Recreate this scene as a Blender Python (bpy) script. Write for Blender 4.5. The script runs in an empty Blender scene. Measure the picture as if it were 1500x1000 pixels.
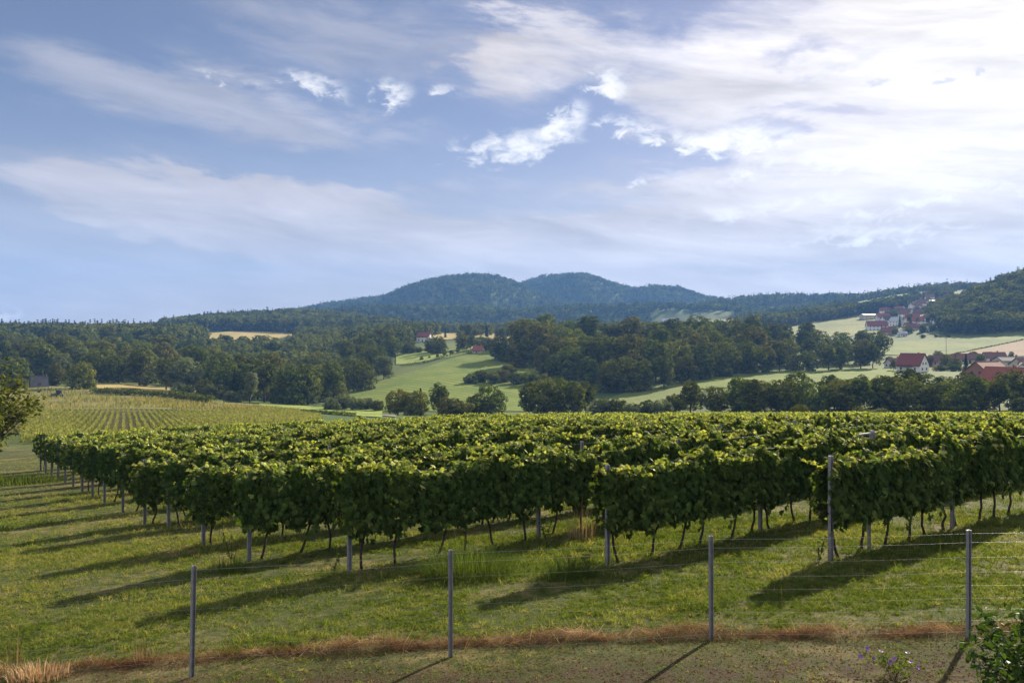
import bpy, bmesh, math, random
import numpy as np
from mathutils import Vector, Matrix

S = bpy.context.scene
COL = S.collection
rad = math.radians
rng = np.random.default_rng(7)
random.seed(7)

# ------------------------------------------------------------------ camera, sky, sun, exposure
CAM_Z = 4.0
F = 1500 * 28.0 / 36.0            # focal length in photo pixels
cd = bpy.data.cameras.new("camera")
cam = bpy.data.objects.new("camera", cd); COL.objects.link(cam)
cd.lens = 28.0; cd.sensor_width = 36.0; cd.clip_start = 0.1; cd.clip_end = 20000
cam.location = (0, 0, CAM_Z); cam.rotation_euler = (rad(90), 0, 0)
S.camera = cam

SUN_AZ, SUN_EL = 38.0, 26.0
sd = bpy.data.lights.new("sun", 'SUN'); sd.energy = 4.5; sd.angle = rad(1.0); sd.color = (1.0, 0.88, 0.68)
so = bpy.data.objects.new("sun", sd); COL.objects.link(so)
sv = Vector((math.sin(rad(SUN_AZ)) * math.cos(rad(SUN_EL)), math.cos(rad(SUN_AZ)) * math.cos(rad(SUN_EL)), math.sin(rad(SUN_EL))))
so.rotation_euler = sv.to_track_quat('Z', 'Y').to_euler()
so.location = (40, 40, 60)

S.view_settings.view_transform = 'Standard'; S.view_settings.look = 'None'
S.view_settings.gamma = 1.0; S.view_settings.use_curve_mapping = False
S.view_settings.exposure = 1.65
S.cycles.max_bounces = 7; S.cycles.diffuse_bounces = 3; S.cycles.glossy_bounces = 2
S.cycles.transmission_bounces = 4; S.cycles.volume_bounces = 0; S.cycles.transparent_max_bounces = 8
S.cycles.caustics_reflective = False; S.cycles.caustics_refractive = False
S.cycles.use_denoising = True
S.cycles.sample_clamp_indirect = 4.0

class NG:
    """tiny helper for building node graphs"""
    def __init__(self, tree): self.t = tree; self.n = tree.nodes; self.l = tree.links
    def node(self, typ, ins=None, **kw):
        nd = self.n.new(typ)
        for k, v in kw.items(): setattr(nd, k, v)
        for k, v in (ins or {}).items(): self.put(nd.inputs[k], v)
        return nd
    def put(self, sock, v):
        if isinstance(v, bpy.types.NodeSocket): self.l.new(v, sock)
        else: sock.default_value = v
    def m(self, op, a, b=None, c=None, clamp=False):
        nd = self.n.new('ShaderNodeMath'); nd.operation = op; nd.use_clamp = clamp
        self.put(nd.inputs[0], a)
        if b is not None: self.put(nd.inputs[1], b)
        if c is not None: self.put(nd.inputs[2], c)
        return nd.outputs[0]
    def mix(self, f, a, b, blend='MIX'):
        nd = self.n.new('ShaderNodeMix'); nd.data_type = 'RGBA'; nd.blend_type = blend
        self.put(nd.inputs[0], f)
        for s, v in ((nd.inputs[6], a), (nd.inputs[7], b)):
            self.put(s, v if isinstance(v, bpy.types.NodeSocket) else (*v[:3], 1.0))
        return nd.outputs[2]
    def smooth(self, x, a, b):
        nd = self.n.new('ShaderNodeMapRange'); nd.interpolation_type = 'SMOOTHSTEP'
        self.put(nd.inputs['Value'], x)
        nd.inputs['From Min'].default_value = a; nd.inputs['From Max'].default_value = b
        return nd.outputs['Result']
    def lin(self, x, a, b, c=0.0, d=1.0):
        nd = self.n.new('ShaderNodeMapRange'); self.put(nd.inputs['Value'], x)
        nd.inputs['From Min'].default_value = a; nd.inputs['From Max'].default_value = b
        nd.inputs['To Min'].default_value = c; nd.inputs['To Max'].default_value = d
        return nd.outputs['Result']
    def noise(self, vec, scale, detail=4, rough=0.55, dist=0.0):
        nd = self.n.new('ShaderNodeTexNoise'); self.put(nd.inputs['Vector'], vec)
        nd.inputs['Scale'].default_value = scale; nd.inputs['Detail'].default_value = detail
        nd.inputs['Roughness'].default_value = rough; nd.inputs['Distortion'].default_value = dist
        return nd.outputs['Fac']
    def xyz(self, x, y, z):
        return self.node('ShaderNodeCombineXYZ', {0: x, 1: y, 2: z}).outputs[0]

def azel(px, py):
    a = math.atan((px - 750) / F)
    return math.degrees(a), math.degrees(math.atan((500 - py) / F * math.cos(a)))

def build_sky():
    w = bpy.data.worlds.new("World"); S.world = w; w.use_nodes = True
    g = NG(w.node_tree); g.n.clear()
    out = g.node('ShaderNodeOutputWorld'); bg = g.node('ShaderNodeBackground')
    g.l.new(bg.outputs[0], out.inputs[0])
    sky = g.node('ShaderNodeTexSky', sky_type='NISHITA', sun_disc=False, sun_elevation=rad(SUN_EL), sun_rotation=rad(SUN_AZ),
                 altitude=300.0, air_density=1.0, dust_density=0.35, ozone_density=2.6)
    bg.inputs['Strength'].default_value = 0.047
    tc = g.node('ShaderNodeTexCoord')
    d = tc.outputs['Generated']
    sp = g.node('ShaderNodeSeparateXYZ', {0: d})
    X, Y, Z = sp.outputs
    az = g.m('MULTIPLY', g.m('ARCTAN2', X, Y), 180 / math.pi)
    el = g.m('MULTIPLY', g.m('ARCSINE', Z), 180 / math.pi)
    # wind-drawn coordinates (degrees, rotated a little so that the streaks rise to the left)
    def coords(rot, sx, sy):
        c, s = math.cos(rad(rot)), math.sin(rad(rot))
        u = g.m('ADD', g.m('MULTIPLY', az, c * sx), g.m('MULTIPLY', el, s * sx))
        v = g.m('ADD', g.m('MULTIPLY', az, -s * sy), g.m('MULTIPLY', el, c * sy))
        return u, v
    us, vs = coords(-7, 0.045, 0.20)
    uf, vf = coords(-4, 0.10, 0.42)
    uc, vc = coords(12, 0.16, 0.34)
    warp = g.noise(g.xyz(g.m('MULTIPLY', az, .05), g.m('MULTIPLY', el, .09), 3.1), 1.0, 3, .5)
    w2 = g.m('MULTIPLY', g.m('SUBTRACT', warp, .5), 2.2)
    nS = g.noise(g.xyz(g.m('ADD', us, w2), g.m('ADD', vs, w2), 0.3), 1.0, 7, .56, .25)  
    nF = g.noise(g.xyz(g.m('ADD', uf, g.m('MULTIPLY', w2, .6)), g.m('SUBTRACT', vf, g.m('MULTIPLY', w2, .8)), 7.7), 1.0, 9, .66, .35)   # streaks
    nC = g.noise(g.xyz(uc, g.m('ADD', vc, g.m('MULTIPLY', w2, .5)), 5.5), 1.0, 10, .66, .25)    # crisp heaps
    nfine = g.noise(g.xyz(g.m('MULTIPLY', az, .55), g.m('MULTIPLY', el, 1.0), 1.5), 1.0, 6, .62, .5)
    nC = g.m('ADD', g.m('MULTIPLY', nC, .62), g.m('MULTIPLY', nfine, .38))

    wA = g.m('MULTIPLY', g.m('SUBTRACT', g.noise(g.xyz(g.m('MULTIPLY', us, 2.2), g.m('MULTIPLY', vs, 1.6), 11.0), 1.0, 7, .62, .3), .5), 15.0)
    wE = g.m('MULTIPLY', g.m('SUBTRACT', g.noise(g.xyz(g.m('MULTIPLY', us, 2.0), g.m('MULTIPLY', vs, 1.4), 14.0), 1.0, 7, .62, .3), .5), 8.0)
    azw = g.m('ADD', az, wA); elw = g.m('ADD', el, wE)
    azc = g.m('ADD', az, g.m('MULTIPLY', g.m('SUBTRACT', nfine, .5), 5.0)); elc = g.m('ADD', el, g.m('MULTIPLY', g.m('SUBTRACT', nC, .5), 5.0))
    cur = [azw, elw]
    def blob(px, py, rx, ry, rot=0.0, edge=0.35):
        a0, e0 = azel(px, py)
        k = math.degrees(1 / F)
        A = g.m('SUBTRACT', cur[0], a0); E = g.m('SUBTRACT', cur[1], e0)
        c, s = math.cos(rad(rot)), math.sin(rad(rot))
        p = g.m('MULTIPLY', g.m('ADD', g.m('MULTIPLY', A, c), g.m('MULTIPLY', E, s)), 1 / (rx * k * .86))
        q = g.m('MULTIPLY', g.m('ADD', g.m('MULTIPLY', A, -s), g.m('MULTIPLY', E, c)), 1 / (ry * k * .92))
        r = g.m('SQRT', g.m('ADD', g.m('MULTIPLY', p, p), g.m('MULTIPLY', q, q)))
        return g.smooth(r, 1.0, edge * .5)
    def total(items):
        acc = None
        for (amt, *b) in items:
            t = g.m('MULTIPLY', blob(*b), amt)
            acc = t if acc is None else g.m('ADD', acc, t)
        return acc

    soft = total(SOFT); fine = total(FINE); hole = total(HOLES); cur[:] = [azc, elc]; crisp = total(CRISP)
    # veil
    nmix = g.m('ADD', g.m('MULTIPLY', nS, .4), g.m('MULTIPLY', nF, .6))
    dS = g.smooth(g.m('ADD', g.m('SUBTRACT', soft, hole), g.m('MULTIPLY', g.m('SUBTRACT', nmix, .5), 4.4)), -0.15, 1.45)
    dS = g.m('MULTIPLY', dS, g.m('MINIMUM', g.m('MULTIPLY', soft, 1.8), 1.0))
    dF = g.m('MULTIPLY', g.smooth(g.m('ADD', nF, g.m('MULTIPLY', fine, .20)), 0.40, 0.80), g.m('MINIMUM', fine, 1.0))
    nK = g.m('ADD', g.m('MULTIPLY', nfine, .6), g.m('MULTIPLY', nC, .4))
    dC = g.m('MULTIPLY', g.smooth(g.m('ADD', nK, g.m('MULTIPLY', crisp, .17)), 0.50, 0.80), g.m('MINIMUM', g.m('MULTIPLY', crisp, 1.6), 1.0))
    # brightness of cloud towards the sun
    dot = g.node('ShaderNodeVectorMath', {0: d, 1: tuple(sv)}, operation='DOT_PRODUCT').outputs['Value']
    ang = g.m('MULTIPLY', g.m('ARCCOSINE', g.m('MINIMUM', dot, 1.0)), 180 / math.pi)
    glow = g.m('POWER', 2.71828, g.m('MULTIPLY', ang, -1 / 15.0))
    wide = g.m('POWER', 2.71828, g.m('MULTIPLY', ang, -1 / 45.0))
    shade = g.lin(g.noise(g.xyz(us, g.m('MULTIPLY', vs, 1.3), 9.1), 1.7, 6, .6, .4), .3, .72, 0.66, 1.12)
    bS = g.m('MULTIPLY', g.m('ADD', g.m('ADD', 4.0, g.m('MULTIPLY', wide, 3.4)), g.m('MULTIPLY', glow, 6.5)), shade)
    bC = g.m('ADD', g.m('ADD', 6.0, g.m('MULTIPLY', wide, 3.0)), g.m('MULTIPLY', glow, 5.0))
    colS = g.mix(1.0, g.xyz(bS, bS, bS), g.mix(g.m('MULTIPLY', glow, 2.0, clamp=True), (1.04, .97, .98), (1.02, .97, .91)), 'MULTIPLY')
    colC = g.mix(1.0, g.xyz(bC, bC, bC), (1.0, .985, .97), 'MULTIPLY')
    skyc = g.mix(1.0, sky.outputs[0], SKYTINT, 'MULTIPLY')
    # thin haze of cirrus everywhere, thicker towards the horizon
    base = g.m('MULTIPLY', g.smooth(el, 16.0, 0.0), 0.74)
    c = g.mix(base, skyc, g.mix(1.0, g.xyz(bS, bS, bS), g.mix(g.m('MULTIPLY', wide, 1.5, clamp=True), (.95, .91, .97), (1.08, .97, .90)), 'MULTIPLY'))
    c = g.mix(g.m('MULTIPLY', dF, .55), c, colS)
    c = g.mix(g.m('MULTIPLY', dS, .95), c, colS)
    c = g.mix(dC, c, colC)
    # broken white cloud added to the unseen sky, overhead and behind, as fill light
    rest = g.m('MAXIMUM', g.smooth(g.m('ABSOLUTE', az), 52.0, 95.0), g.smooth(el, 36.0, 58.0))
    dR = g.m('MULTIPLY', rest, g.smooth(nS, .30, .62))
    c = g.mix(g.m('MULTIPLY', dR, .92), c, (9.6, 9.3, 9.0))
    dark = total(DARK)
    dD = g.m('MULTIPLY', g.smooth(g.m('ADD', nC, g.m('MULTIPLY', dark, .3)), 0.66, 0.82), g.m('MINIMUM', g.m('MULTIPLY', dark, 2.0), .75))
    c = g.mix(dD, c, (5.4, 5.5, 6.2))
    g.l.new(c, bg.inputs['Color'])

SKYTINT = (.80, .61, .585)
# amount, px, py, radius x, radius y, rotation (degrees), edge softness
SOFT = [(1.3, 330, 312, 350, 66, -6, 1.1), (1.3, 540, 345, 340, 72, -10, 1.1), (1.1, 500, 285, 220, 46, 0, 1.0), (.45, 160, 285, 260, 36, -6, .3),
        (1.0, 860, 330, 420, 80, 2, .3), (1.15, 1250, 330, 560, 150, 6, .4), (1.0, 800, 70, 230, 80, 4, .3), (.8, 700, 100, 130, 60, 30, .3),
        (1.2, 1350, 80, 560, 240, 16, .45), (1.0, 1040, 120, 260, 110, -10, .3), (.8, 1000, 395, 760, 48, 0, .3),
        (1.2, 1650, 220, 460, 460, 0, .5), (.5, 1150, 240, 330, 60, 4, .3)]
FINE = [(1.0, 230, 128, 460, 76, -5, .3), (.6, 120, 240, 480, 50, -3, .3), (.75, 520, 40, 420, 110, -6, .3), (.6, 480, 180, 260, 60, -8, .3),
        (.9, 1100, 300, 560, 130, 6, .3), (1.0, 760, 90, 200, 100, 20, .3), (.6, 350, 400, 460, 50, 0, .3), (.8, 690, 280, 200, 30, 0, .3)]
CRISP = [(1.05, 468, 128, 84, 26, -10, .3), (.7, 345, 122, 120, 17, -4, .2), (.8, 582, 130, 50, 32, -8, .3), (1.2, 760, 214, 170, 36, 8, .4), (1.0, 838, 170, 56, 34, 38, .3),
         (1.2, 1080, 205, 150, 34, 2, .4), (.9, 950, 192, 130, 26, -14, .3), (.8, 1240, 232, 280, 36, 4, .3), (.75, 945, 268, 66, 9, 5, .3),
         (.85, 900, 122, 60, 36, -30, .3), (.6, 655, 132, 50, 14, 0, .3), (.9, 12, 455, 16, 26, 70, .3), (.7, 1380, 290, 260, 30, 8, .3), (.6, 1130, 300, 300, 20, 6, .3), (.6, 1280, 340, 260, 18, 4, .3)]
HOLES = [(1.0, 1130, 95, 150, 26, 8, .3), (.9, 1235, 170, 170, 22, -4, .3), (.9, 1430, 305, 190, 26, 6, .3), (.7, 900, 300, 220, 16, 3, .3), (.7, 1120, 345, 240, 12, 3, .3), (.7, 1400, 365, 200, 16, 3, .3), (1.1, 700, 195, 230, 56, 6, .3), (.9, 960, 238, 150, 30, 4, .3), (.55, 1120, 160, 170, 30, 0, .3), (.5, 130, 410, 260, 60, 0, .3)]
DARK = [(1.1, 1424, 108, 24, 15, 0, .3), (1.0, 1376, 122, 24, 11, 0, .3), (.7, 1290, 112, 22, 9, 0, .3), (.6, 1460, 300, 150, 26, 6, .3), (.6, 1200, 90, 190, 44, 6, .3), (.55, 1480, 340, 140, 12, 2, .3), (.5, 1330, 270, 90, 14, 8, .3)]
build_sky()

# ------------------------------------------------------------------ small helpers
def hash2(ix, iy, seed):
    h = (ix.astype(np.int64) * 374761393 + iy.astype(np.int64) * 668265263 + seed * 69069 + 1013) & 0xFFFFFFFF
    h = ((h ^ (h >> 13)) * 1274126177) & 0xFFFFFFFF
    return ((h ^ (h >> 16)) & 0xFFFFFF) / float(0xFFFFFF)
def vnoise(x, y, seed=0):
    x = np.asarray(x, float); y = np.asarray(y, float)
    ix = np.floor(x); iy = np.floor(y); fx = x - ix; fy = y - iy
    fx = fx * fx * (3 - 2 * fx); fy = fy * fy * (3 - 2 * fy)
    a = hash2(ix, iy, seed); b = hash2(ix + 1, iy, seed); c = hash2(ix, iy + 1, seed); d = hash2(ix + 1, iy + 1, seed)
    return (a * (1 - fx) + b * fx) * (1 - fy) + (c * (1 - fx) + d * fx) * fy
def fbm(x, y, seed=0, octs=4):
    t = 0; a = 1.0; n = 0
    x = np.asarray(x, float); y = np.asarray(y, float)
    for k in range(octs):
        t = t + a * vnoise(x * 2 ** k, y * 2 ** k, seed + k); n += a; a *= .5
    return t / n
def sstep(x, a, b):
    t = np.clip((np.asarray(x, float) - a) / (b - a), 0, 1); return t * t * (3 - 2 * t)

def mesh_np(name, verts, faces, tint=None, mats=None, matidx=None, smooth=False):
    """verts (n,3); faces (m,k) all with the same number of corners"""
    me = bpy.data.meshes.new(name)
    v = np.ascontiguousarray(verts, dtype=np.float32); f = np.ascontiguousarray(faces, dtype=np.int32)
    me.vertices.add(len(v)); me.vertices.foreach_set('co', v.ravel())
    me.loops.add(f.size); me.loops.foreach_set('vertex_index', f.ravel())
    me.polygons.add(len(f)); me.polygons.foreach_set('loop_start', np.arange(0, f.size, f.shape[1], dtype=np.int32))
    if matidx is not None: me.polygons.foreach_set('material_index', np.ascontiguousarray(matidx, dtype=np.int32))
    me.polygons.foreach_set('use_smooth', np.full(len(f), smooth))
    if tint is not None:
        at = me.attributes.new('tint', 'FLOAT', 'POINT'); at.data.foreach_set('value', np.ascontiguousarray(tint, dtype=np.float32))
    me.update(calc_edges=True)
    for mt in (mats or []): me.materials.append(mt)
    return me

def link(name, me, parent=None, loc=None, rot=None, scale=None):
    o = bpy.data.objects.new(name, me); COL.objects.link(o)
    if parent is not None: o.parent = parent
    if loc is not None: o.location = loc
    if rot is not None: o.rotation_euler = rot if hasattr(rot, '__len__') else (0, 0, rot)
    if scale is not None: o.scale = scale if hasattr(scale, '__len__') else (scale,) * 3
    return o
def tag(o, label=None, cat=None, group=None, kind=None):
    if label: o['label'] = label
    if cat: o['category'] = cat
    if group: o['group'] = group
    if kind: o['kind'] = kind
    return o
def thing(name, label, cat, loc, rotz=0, group=None, scale=None):
    return tag(link(name, None, None, loc, rotz, scale), label, cat, group)

class MB:
    """collects boxes, tubes and polygons into one mesh"""
    def __init__(self): self.b = bmesh.new()
    def box(self, c, s, rz=0, mi=0, M=None):
        m = Matrix.Translation(c) @ Matrix.Rotation(rz, 4, 'Z') @ Matrix.Diagonal((*s, 1))
        if M is not None: m = M @ m
        n0 = len(self.b.faces)
        bmesh.ops.create_cube(self.b, size=1, matrix=m)
        self.b.faces.ensure_lookup_table()
        for f in self.b.faces[n0:]: f.material_index = mi
    def poly(self, pts, mi=0):
        f = self.b.faces.new([self.b.verts.new(p) for p in pts]); f.material_index = mi
    def prism(self, pts, d, mi=0):
        """closed prism: polygon pts pushed by vector d"""
        d = Vector(d); a = [self.b.verts.new(p) for p in pts]; c = [self.b.verts.new(Vector(p) + d) for p in pts]
        fs = [self.b.faces.new(a), self.b.faces.new(c[::-1])]
        n = len(pts)
        for i in range(n): fs.append(self.b.faces.new((a[i], c[i], c[(i + 1) % n], a[(i + 1) % n])))
        for f in fs: f.material_index = mi
    def tube(self, pts, radii, seg=6, mi=0, cap=True):
        rings = []
        pts = [Vector(p) for p in pts]
        for i, p in enumerate(pts):
            t = (pts[min(i + 1, len(pts) - 1)] - pts[max(i - 1, 0)]).normalized()
            a = t.orthogonal() if i == 0 else (rings_a - t * rings_a.dot(t))
            a.normalize(); rings_a = a; bb = t.cross(a)
            rings.append([self.b.verts.new(p + (a * math.cos(2 * math.pi * k / seg) + bb * math.sin(2 * math.pi * k / seg)) * radii[i]) for k in range(seg)])
        for r0, r1 in zip(rings, rings[1:]):
            for k in range(seg):
                f = self.b.faces.new((r0[k], r0[(k + 1) % seg], r1[(k + 1) % seg], r1[k])); f.material_index = mi; f.smooth = True
        if cap:
            for r in (rings[0][::-1], rings[-1]):
                f = self.b.faces.new(r); f.material_index = mi
    def mesh(self, name, mats, bevel=0):
        bmesh.ops.recalc_face_normals(self.b, faces=self.b.faces[:])
        if bevel: bmesh.ops.bevel(self.b, geom=self.b.edges[:], offset=bevel, segments=1, affect='EDGES')
        me = bpy.data.meshes.new(name); self.b.to_mesh(me); self.b.free()
        for m in (mats if isinstance(mats, (list, tuple)) else [mats]): me.materials.append(m)
        return me

ONES = "zeroth first second third fourth fifth sixth seventh eighth ninth tenth eleventh twelfth thirteenth fourteenth fifteenth sixteenth seventeenth eighteenth nineteenth".split()
TENS = {2: ("twentieth", "twenty"), 3: ("thirtieth", "thirty"), 4: ("fortieth", "forty"), 5: ("fiftieth", "fifty"), 6: ("sixtieth", "sixty"), 7: ("seventieth", "seventy"), 8: ("eightieth", "eighty"), 9: ("ninetieth", "ninety")}
def ordinal(n):
    if n < 20: return ONES[n]
    a, b = divmod(n, 10)
    return TENS[a][0] if b == 0 else f"{TENS[a][1]}-{ONES[b]}"

# ------------------------------------------------------------------ materials
def new_mat(name):
    m = bpy.data.materials.new(name); m.use_nodes = True
    g = NG(m.node_tree); g.n.clear()
    return m, g, g.node('ShaderNodeOutputMaterial')

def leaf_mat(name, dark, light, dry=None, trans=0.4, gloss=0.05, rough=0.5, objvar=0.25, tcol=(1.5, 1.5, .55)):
    """tint attribute runs dark..light (..dry, or pale vine tops, above 1); every object also drifts a little in hue"""
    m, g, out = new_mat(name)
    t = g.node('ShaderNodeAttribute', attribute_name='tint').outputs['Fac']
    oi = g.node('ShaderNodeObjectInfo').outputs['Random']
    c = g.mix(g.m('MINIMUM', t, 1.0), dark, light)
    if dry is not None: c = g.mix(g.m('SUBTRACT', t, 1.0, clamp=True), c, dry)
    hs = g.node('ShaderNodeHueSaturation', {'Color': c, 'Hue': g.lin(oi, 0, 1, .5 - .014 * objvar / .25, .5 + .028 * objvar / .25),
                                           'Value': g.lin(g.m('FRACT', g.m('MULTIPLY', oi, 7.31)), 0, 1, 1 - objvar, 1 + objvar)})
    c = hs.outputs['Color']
    df = g.node('ShaderNodeBsdfDiffuse', {'Color': c})
    tr = g.node('ShaderNodeBsdfTranslucent', {'Color': g.mix(1.0, c, tcol, 'MULTIPLY')})
    mx = g.node('ShaderNodeMixShader', {0: trans, 1: df.outputs[0], 2: tr.outputs[0]})
    if gloss <= 0:
        g.l.new(mx.outputs[0], out.inputs[0]); return m
    gl = g.node('ShaderNodeBsdfGlossy', {'Color': (1, 1, 1, 1), 'Roughness': rough})
    fr = g.node('ShaderNodeFresnel', {'IOR': 1.4}).outputs[0]
    mx2 = g.node('ShaderNodeMixShader', {0: g.m('MULTIPLY', fr, gloss * 10), 1: mx.outputs[0], 2: gl.outputs[0]})
    g.l.new(mx2.outputs[0], out.inputs[0])
    return m

def solid_mat(name, col, rough=0.7, var=0.15, scale=8.0, metal=0.0, bump=0.0, col2=None):
    m, g, out = new_mat(name)
    p = g.node('ShaderNodeTexCoord').outputs['Object']
    n = g.noise(p, scale, 5, .6)
    c2 = col2 or tuple(x * (1 - var * 2) for x in col)
    c = g.mix(g.smooth(n, .35, .68), c2, col)
    b = g.node('ShaderNodeBsdfPrincipled', {'Base Color': c, 'Roughness': rough, 'Metallic': metal})
    if bump:
        bp = g.node('ShaderNodeBump', {'Strength': bump, 'Distance': .02, 'Height': g.noise(p, scale * 4, 4)})
        g.l.new(bp.outputs[0], b.inputs['Normal'])
    g.l.new(b.outputs[0], out.inputs[0])
    return m

# ------------------------------------------------------------------ terrain: heights from distance along each bearing
UX, UY = 0.809, 0.588            # the direction the vine rows run
VX, VY = -0.588, 0.809           # across the rows, away from the house
TAB = {
 -300: [(60,690),(100,645),(130,628),(200,600),(260,582),(330,563),(420,545),(520,525),(650,505),(800,500),(1000,500),(2200,498)],
 0:   [(60,680),(100,640),(130,625),(200,598),(260,582),(330,563),(420,545),(520,527),(650,505),(800,500),(1000,500),(2200,498)],
 150: [(60,670),(100,640),(130,624),(200,598),(260,581),(330,563),(420,545),(520,527),(650,507),(800,499),(1000,497),(2200,496)],
 300: [(60,660),(100,640),(130,622),(200,600),(260,587),(330,577),(420,562),(520,535),(650,512),(780,500),(930,484),(1000,480),(1200,476),(1700,485),(2200,490)],
 450: [(60,650),(100,638),(130,622),(200,607),(260,601),(330,592),(420,572),(520,540),(650,514),(800,500),(1000,484),(1200,464),(1700,475),(2200,480)],
 600: [(60,642),(100,632),(130,622),(200,613),(260,604),(330,578),(420,545),(520,520),(650,500),(800,490),(1000,487),(1300,487),(1700,470),(2200,462)],
 750: [(60,640),(100,630),(130,625),(200,616),(260,606),(330,580),(420,544),(520,511),(650,497),(800,490),(1000,489),(1300,486),(1700,470),(2200,460)],
 900: [(60,640),(100,630),(130,625),(200,616),(260,606),(330,586),(420,556),(520,522),(650,502),(800,492),(1000,489),(1300,482),(1700,470),(2200,462)],
 1050:[(60,640),(100,630),(130,624),(200,614),(260,596),(330,570),(420,545),(520,520),(650,503),(800,494),(1000,488),(1300,477),(1700,464),(2200,458)],
 1200:[(60,640),(100,630),(130,622),(200,612),(260,588),(330,562),(420,545),(520,522),(650,503),(800,490),(900,483),(1000,472),(1100,463),(1300,458),(1700,452),(2200,450)],
 1300:[(60,640),(100,630),(130,622),(200,611),(260,584),(330,559),(420,543),(520,526),(650,502),(800,491),(900,480),(1000,465),(1100,455),(1300,440),(1450,432),(1700,435),(2200,445)],
 1400:[(60,640),(100,630),(130,621),(200,609),(260,581),(330,556),(420,541),(520,525),(600,506),(650,497),(720,485),(800,466),(880,452),(1000,448),(1300,424),(1450,418),(1700,430),(2200,440)],
 1450:[(60,640),(100,630),(130,620),(200,608),(260,580),(330,558),(420,540),(520,523),(600,502),(650,494),(720,474),(800,444),(870,424),(1000,432),(1300,424),(1700,430),(2200,440)],
 1500:[(60,640),(100,630),(130,620),(200,607),(260,580),(330,560),(420,540),(520,521),(600,500),(650,489),(720,460),(800,422),(880,404),(1000,410),(1300,424),(1700,430),(2200,440)],
 1800:[(60,640),(100,630),(130,618),(200,604),(260,578),(330,558),(420,538),(520,515),(600,490),(650,470),(720,430),(800,380),(900,350),(1000,360),(1300,400),(1700,420),(2200,440)],
}
GPX = np.arange(-400, 1901, 10.0)
GLD = np.arange(math.log(40), math.log(7000), 0.02)
def _grid():
    keys = sorted(TAB)
    cols = np.array([np.interp(GLD, [math.log(d) for d, y in TAB[k]], [y for d, y in TAB[k]]) for k in keys])
    full = np.array([np.interp(GPX, keys, cols[:, j]) for j in range(len(GLD))]).T
    def blur(a, sig, axis):
        r = int(sig * 3); k = np.exp(-np.arange(-r, r + 1) ** 2 / (2 * sig * sig)); k /= k.sum()
        p = np.pad(a, [(r, r) if i == axis else (0, 0) for i in range(2)], mode='edge')
        return np.apply_along_axis(lambda v: np.convolve(v, k, mode='valid'), axis, p)
    return blur(blur(full, 3.0, 0), 2.5, 1)
GRID = _grid()
def yimg(px, d):
    fx = np.clip((px - GPX[0]) / 10.0, 0, len(GPX) - 1.001); fy = np.clip((np.log(np.maximum(d, 41)) - GLD[0]) / .02, 0, len(GLD) - 1.001)
    i = fx.astype(int); j = fy.astype(int); a = fx - i; b = fy - j
    return (GRID[i, j] * (1 - a) + GRID[i + 1, j] * a) * (1 - b) + (GRID[i, j + 1] * (1 - a) + GRID[i + 1, j + 1] * a) * b

# far ridges: skyline points, distance, rise length in front, fall length behind, height of the trees on it in pixels
RIDGES = [
 ([(300,474),(440,452),(480,445),(520,438),(560,434),(585,424),(620,412),(655,404),(690,402),(725,404),(745,410),(765,417),(790,428),(820,438),(860,448),(920,462),(1000,480)], 2250, 700, 900, 5, 11),
 ([(640,470),(720,428),(755,417),(772,412),(795,404),(830,400),(855,400),(880,407),(910,416),(935,421),(960,428),(1000,440),(1060,465)], 2650, 650, 900, 5, 12),
 ([(850,470),(910,424),(940,420),(965,417),(995,420),(1020,428),(1050,436),(1090,452),(1130,470)], 2500, 550, 800, 5, 13),
 ([(980,452),(1040,438),(1100,434),(1150,431),(1230,432),(1300,434),(1400,440)], 1900, 420, 500, 6, 14),
 ([(380,470),(500,452),(600,448),(700,450),(760,454),(850,446),(950,444),(1020,446),(1080,450),(1160,466)], 1650, 500, 400, 7, 15),
]
def ridge(px, d, r):
    pts, dk, wf, wb, tp, sd_ = r
    xs = [p[0] for p in pts]; ys = [p[1] for p in pts]
    y = np.interp(px, xs, ys)
    x = (px - 750) / F * d
    zt = CAM_Z - (y + tp - 500) / F * dk + (fbm(x / 60, d * 0 + sd_, sd_) - .5) * 8
    n = (fbm(x / 210, d / 330, sd_ + 5, 4) - .5)
    t = d - dk
    s = np.where(t < 0, 1 - sstep(-t / wf + n * .75 * sstep(-t / wf, .05, .35), 0, 1), 1 - sstep(t / wb, 0, 1))
    edge = sstep(px, xs[0], xs[0] + 60) * (1 - sstep(px, xs[-1] - 60, xs[-1]))
    return -40 + (zt + 40) * s * edge + n * 12 * (1 - s) * edge

def height(x, y):
    x = np.asarray(x, float); y = np.asarray(y, float)
    rho = np.hypot(x, y); az = np.arctan2(x, y)
    azc = np.clip(az, -rad(42), rad(42))
    d = np.where(np.abs(az) < rad(42), y, rho * math.cos(rad(42)))
    px = 750 + F * np.tan(azc)
    s = VX * x + VY * y
    D1 = 4.27 + 0.074 * (np.clip(s, -25, 400) - 8.9)
    De = 2.12 + 0.0905 * d
    k = 0.35
    Dn = k * np.logaddexp(D1 / k, De / k)
    Df = (yimg(px, d) - 500) / F * d
    w = sstep(d, 62, 105)
    z = CAM_Z - (Dn * (1 - w) + Df * w)
    far = d > 900
    if np.any(far):
        for r in RIDGES:
            zr = ridge(px, d, r)
            z = np.where(far, np.maximum(z, zr), z)
    z = z + (fbm(x / 2.3, y / 2.3, 3, 3) - .5) * .10 * sstep(rho, 4, 9) + (fbm(x / 30, y / 30, 9, 3) - .5) * 1.0 * sstep(d, 110, 260)
    return z
def h1(x, y): return float(height(np.array([x]), np.array([y]))[0])
def at(px, d):
    x = (px - 750) / F * d
    return Vector((x, d, h1(x, d)))
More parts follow.
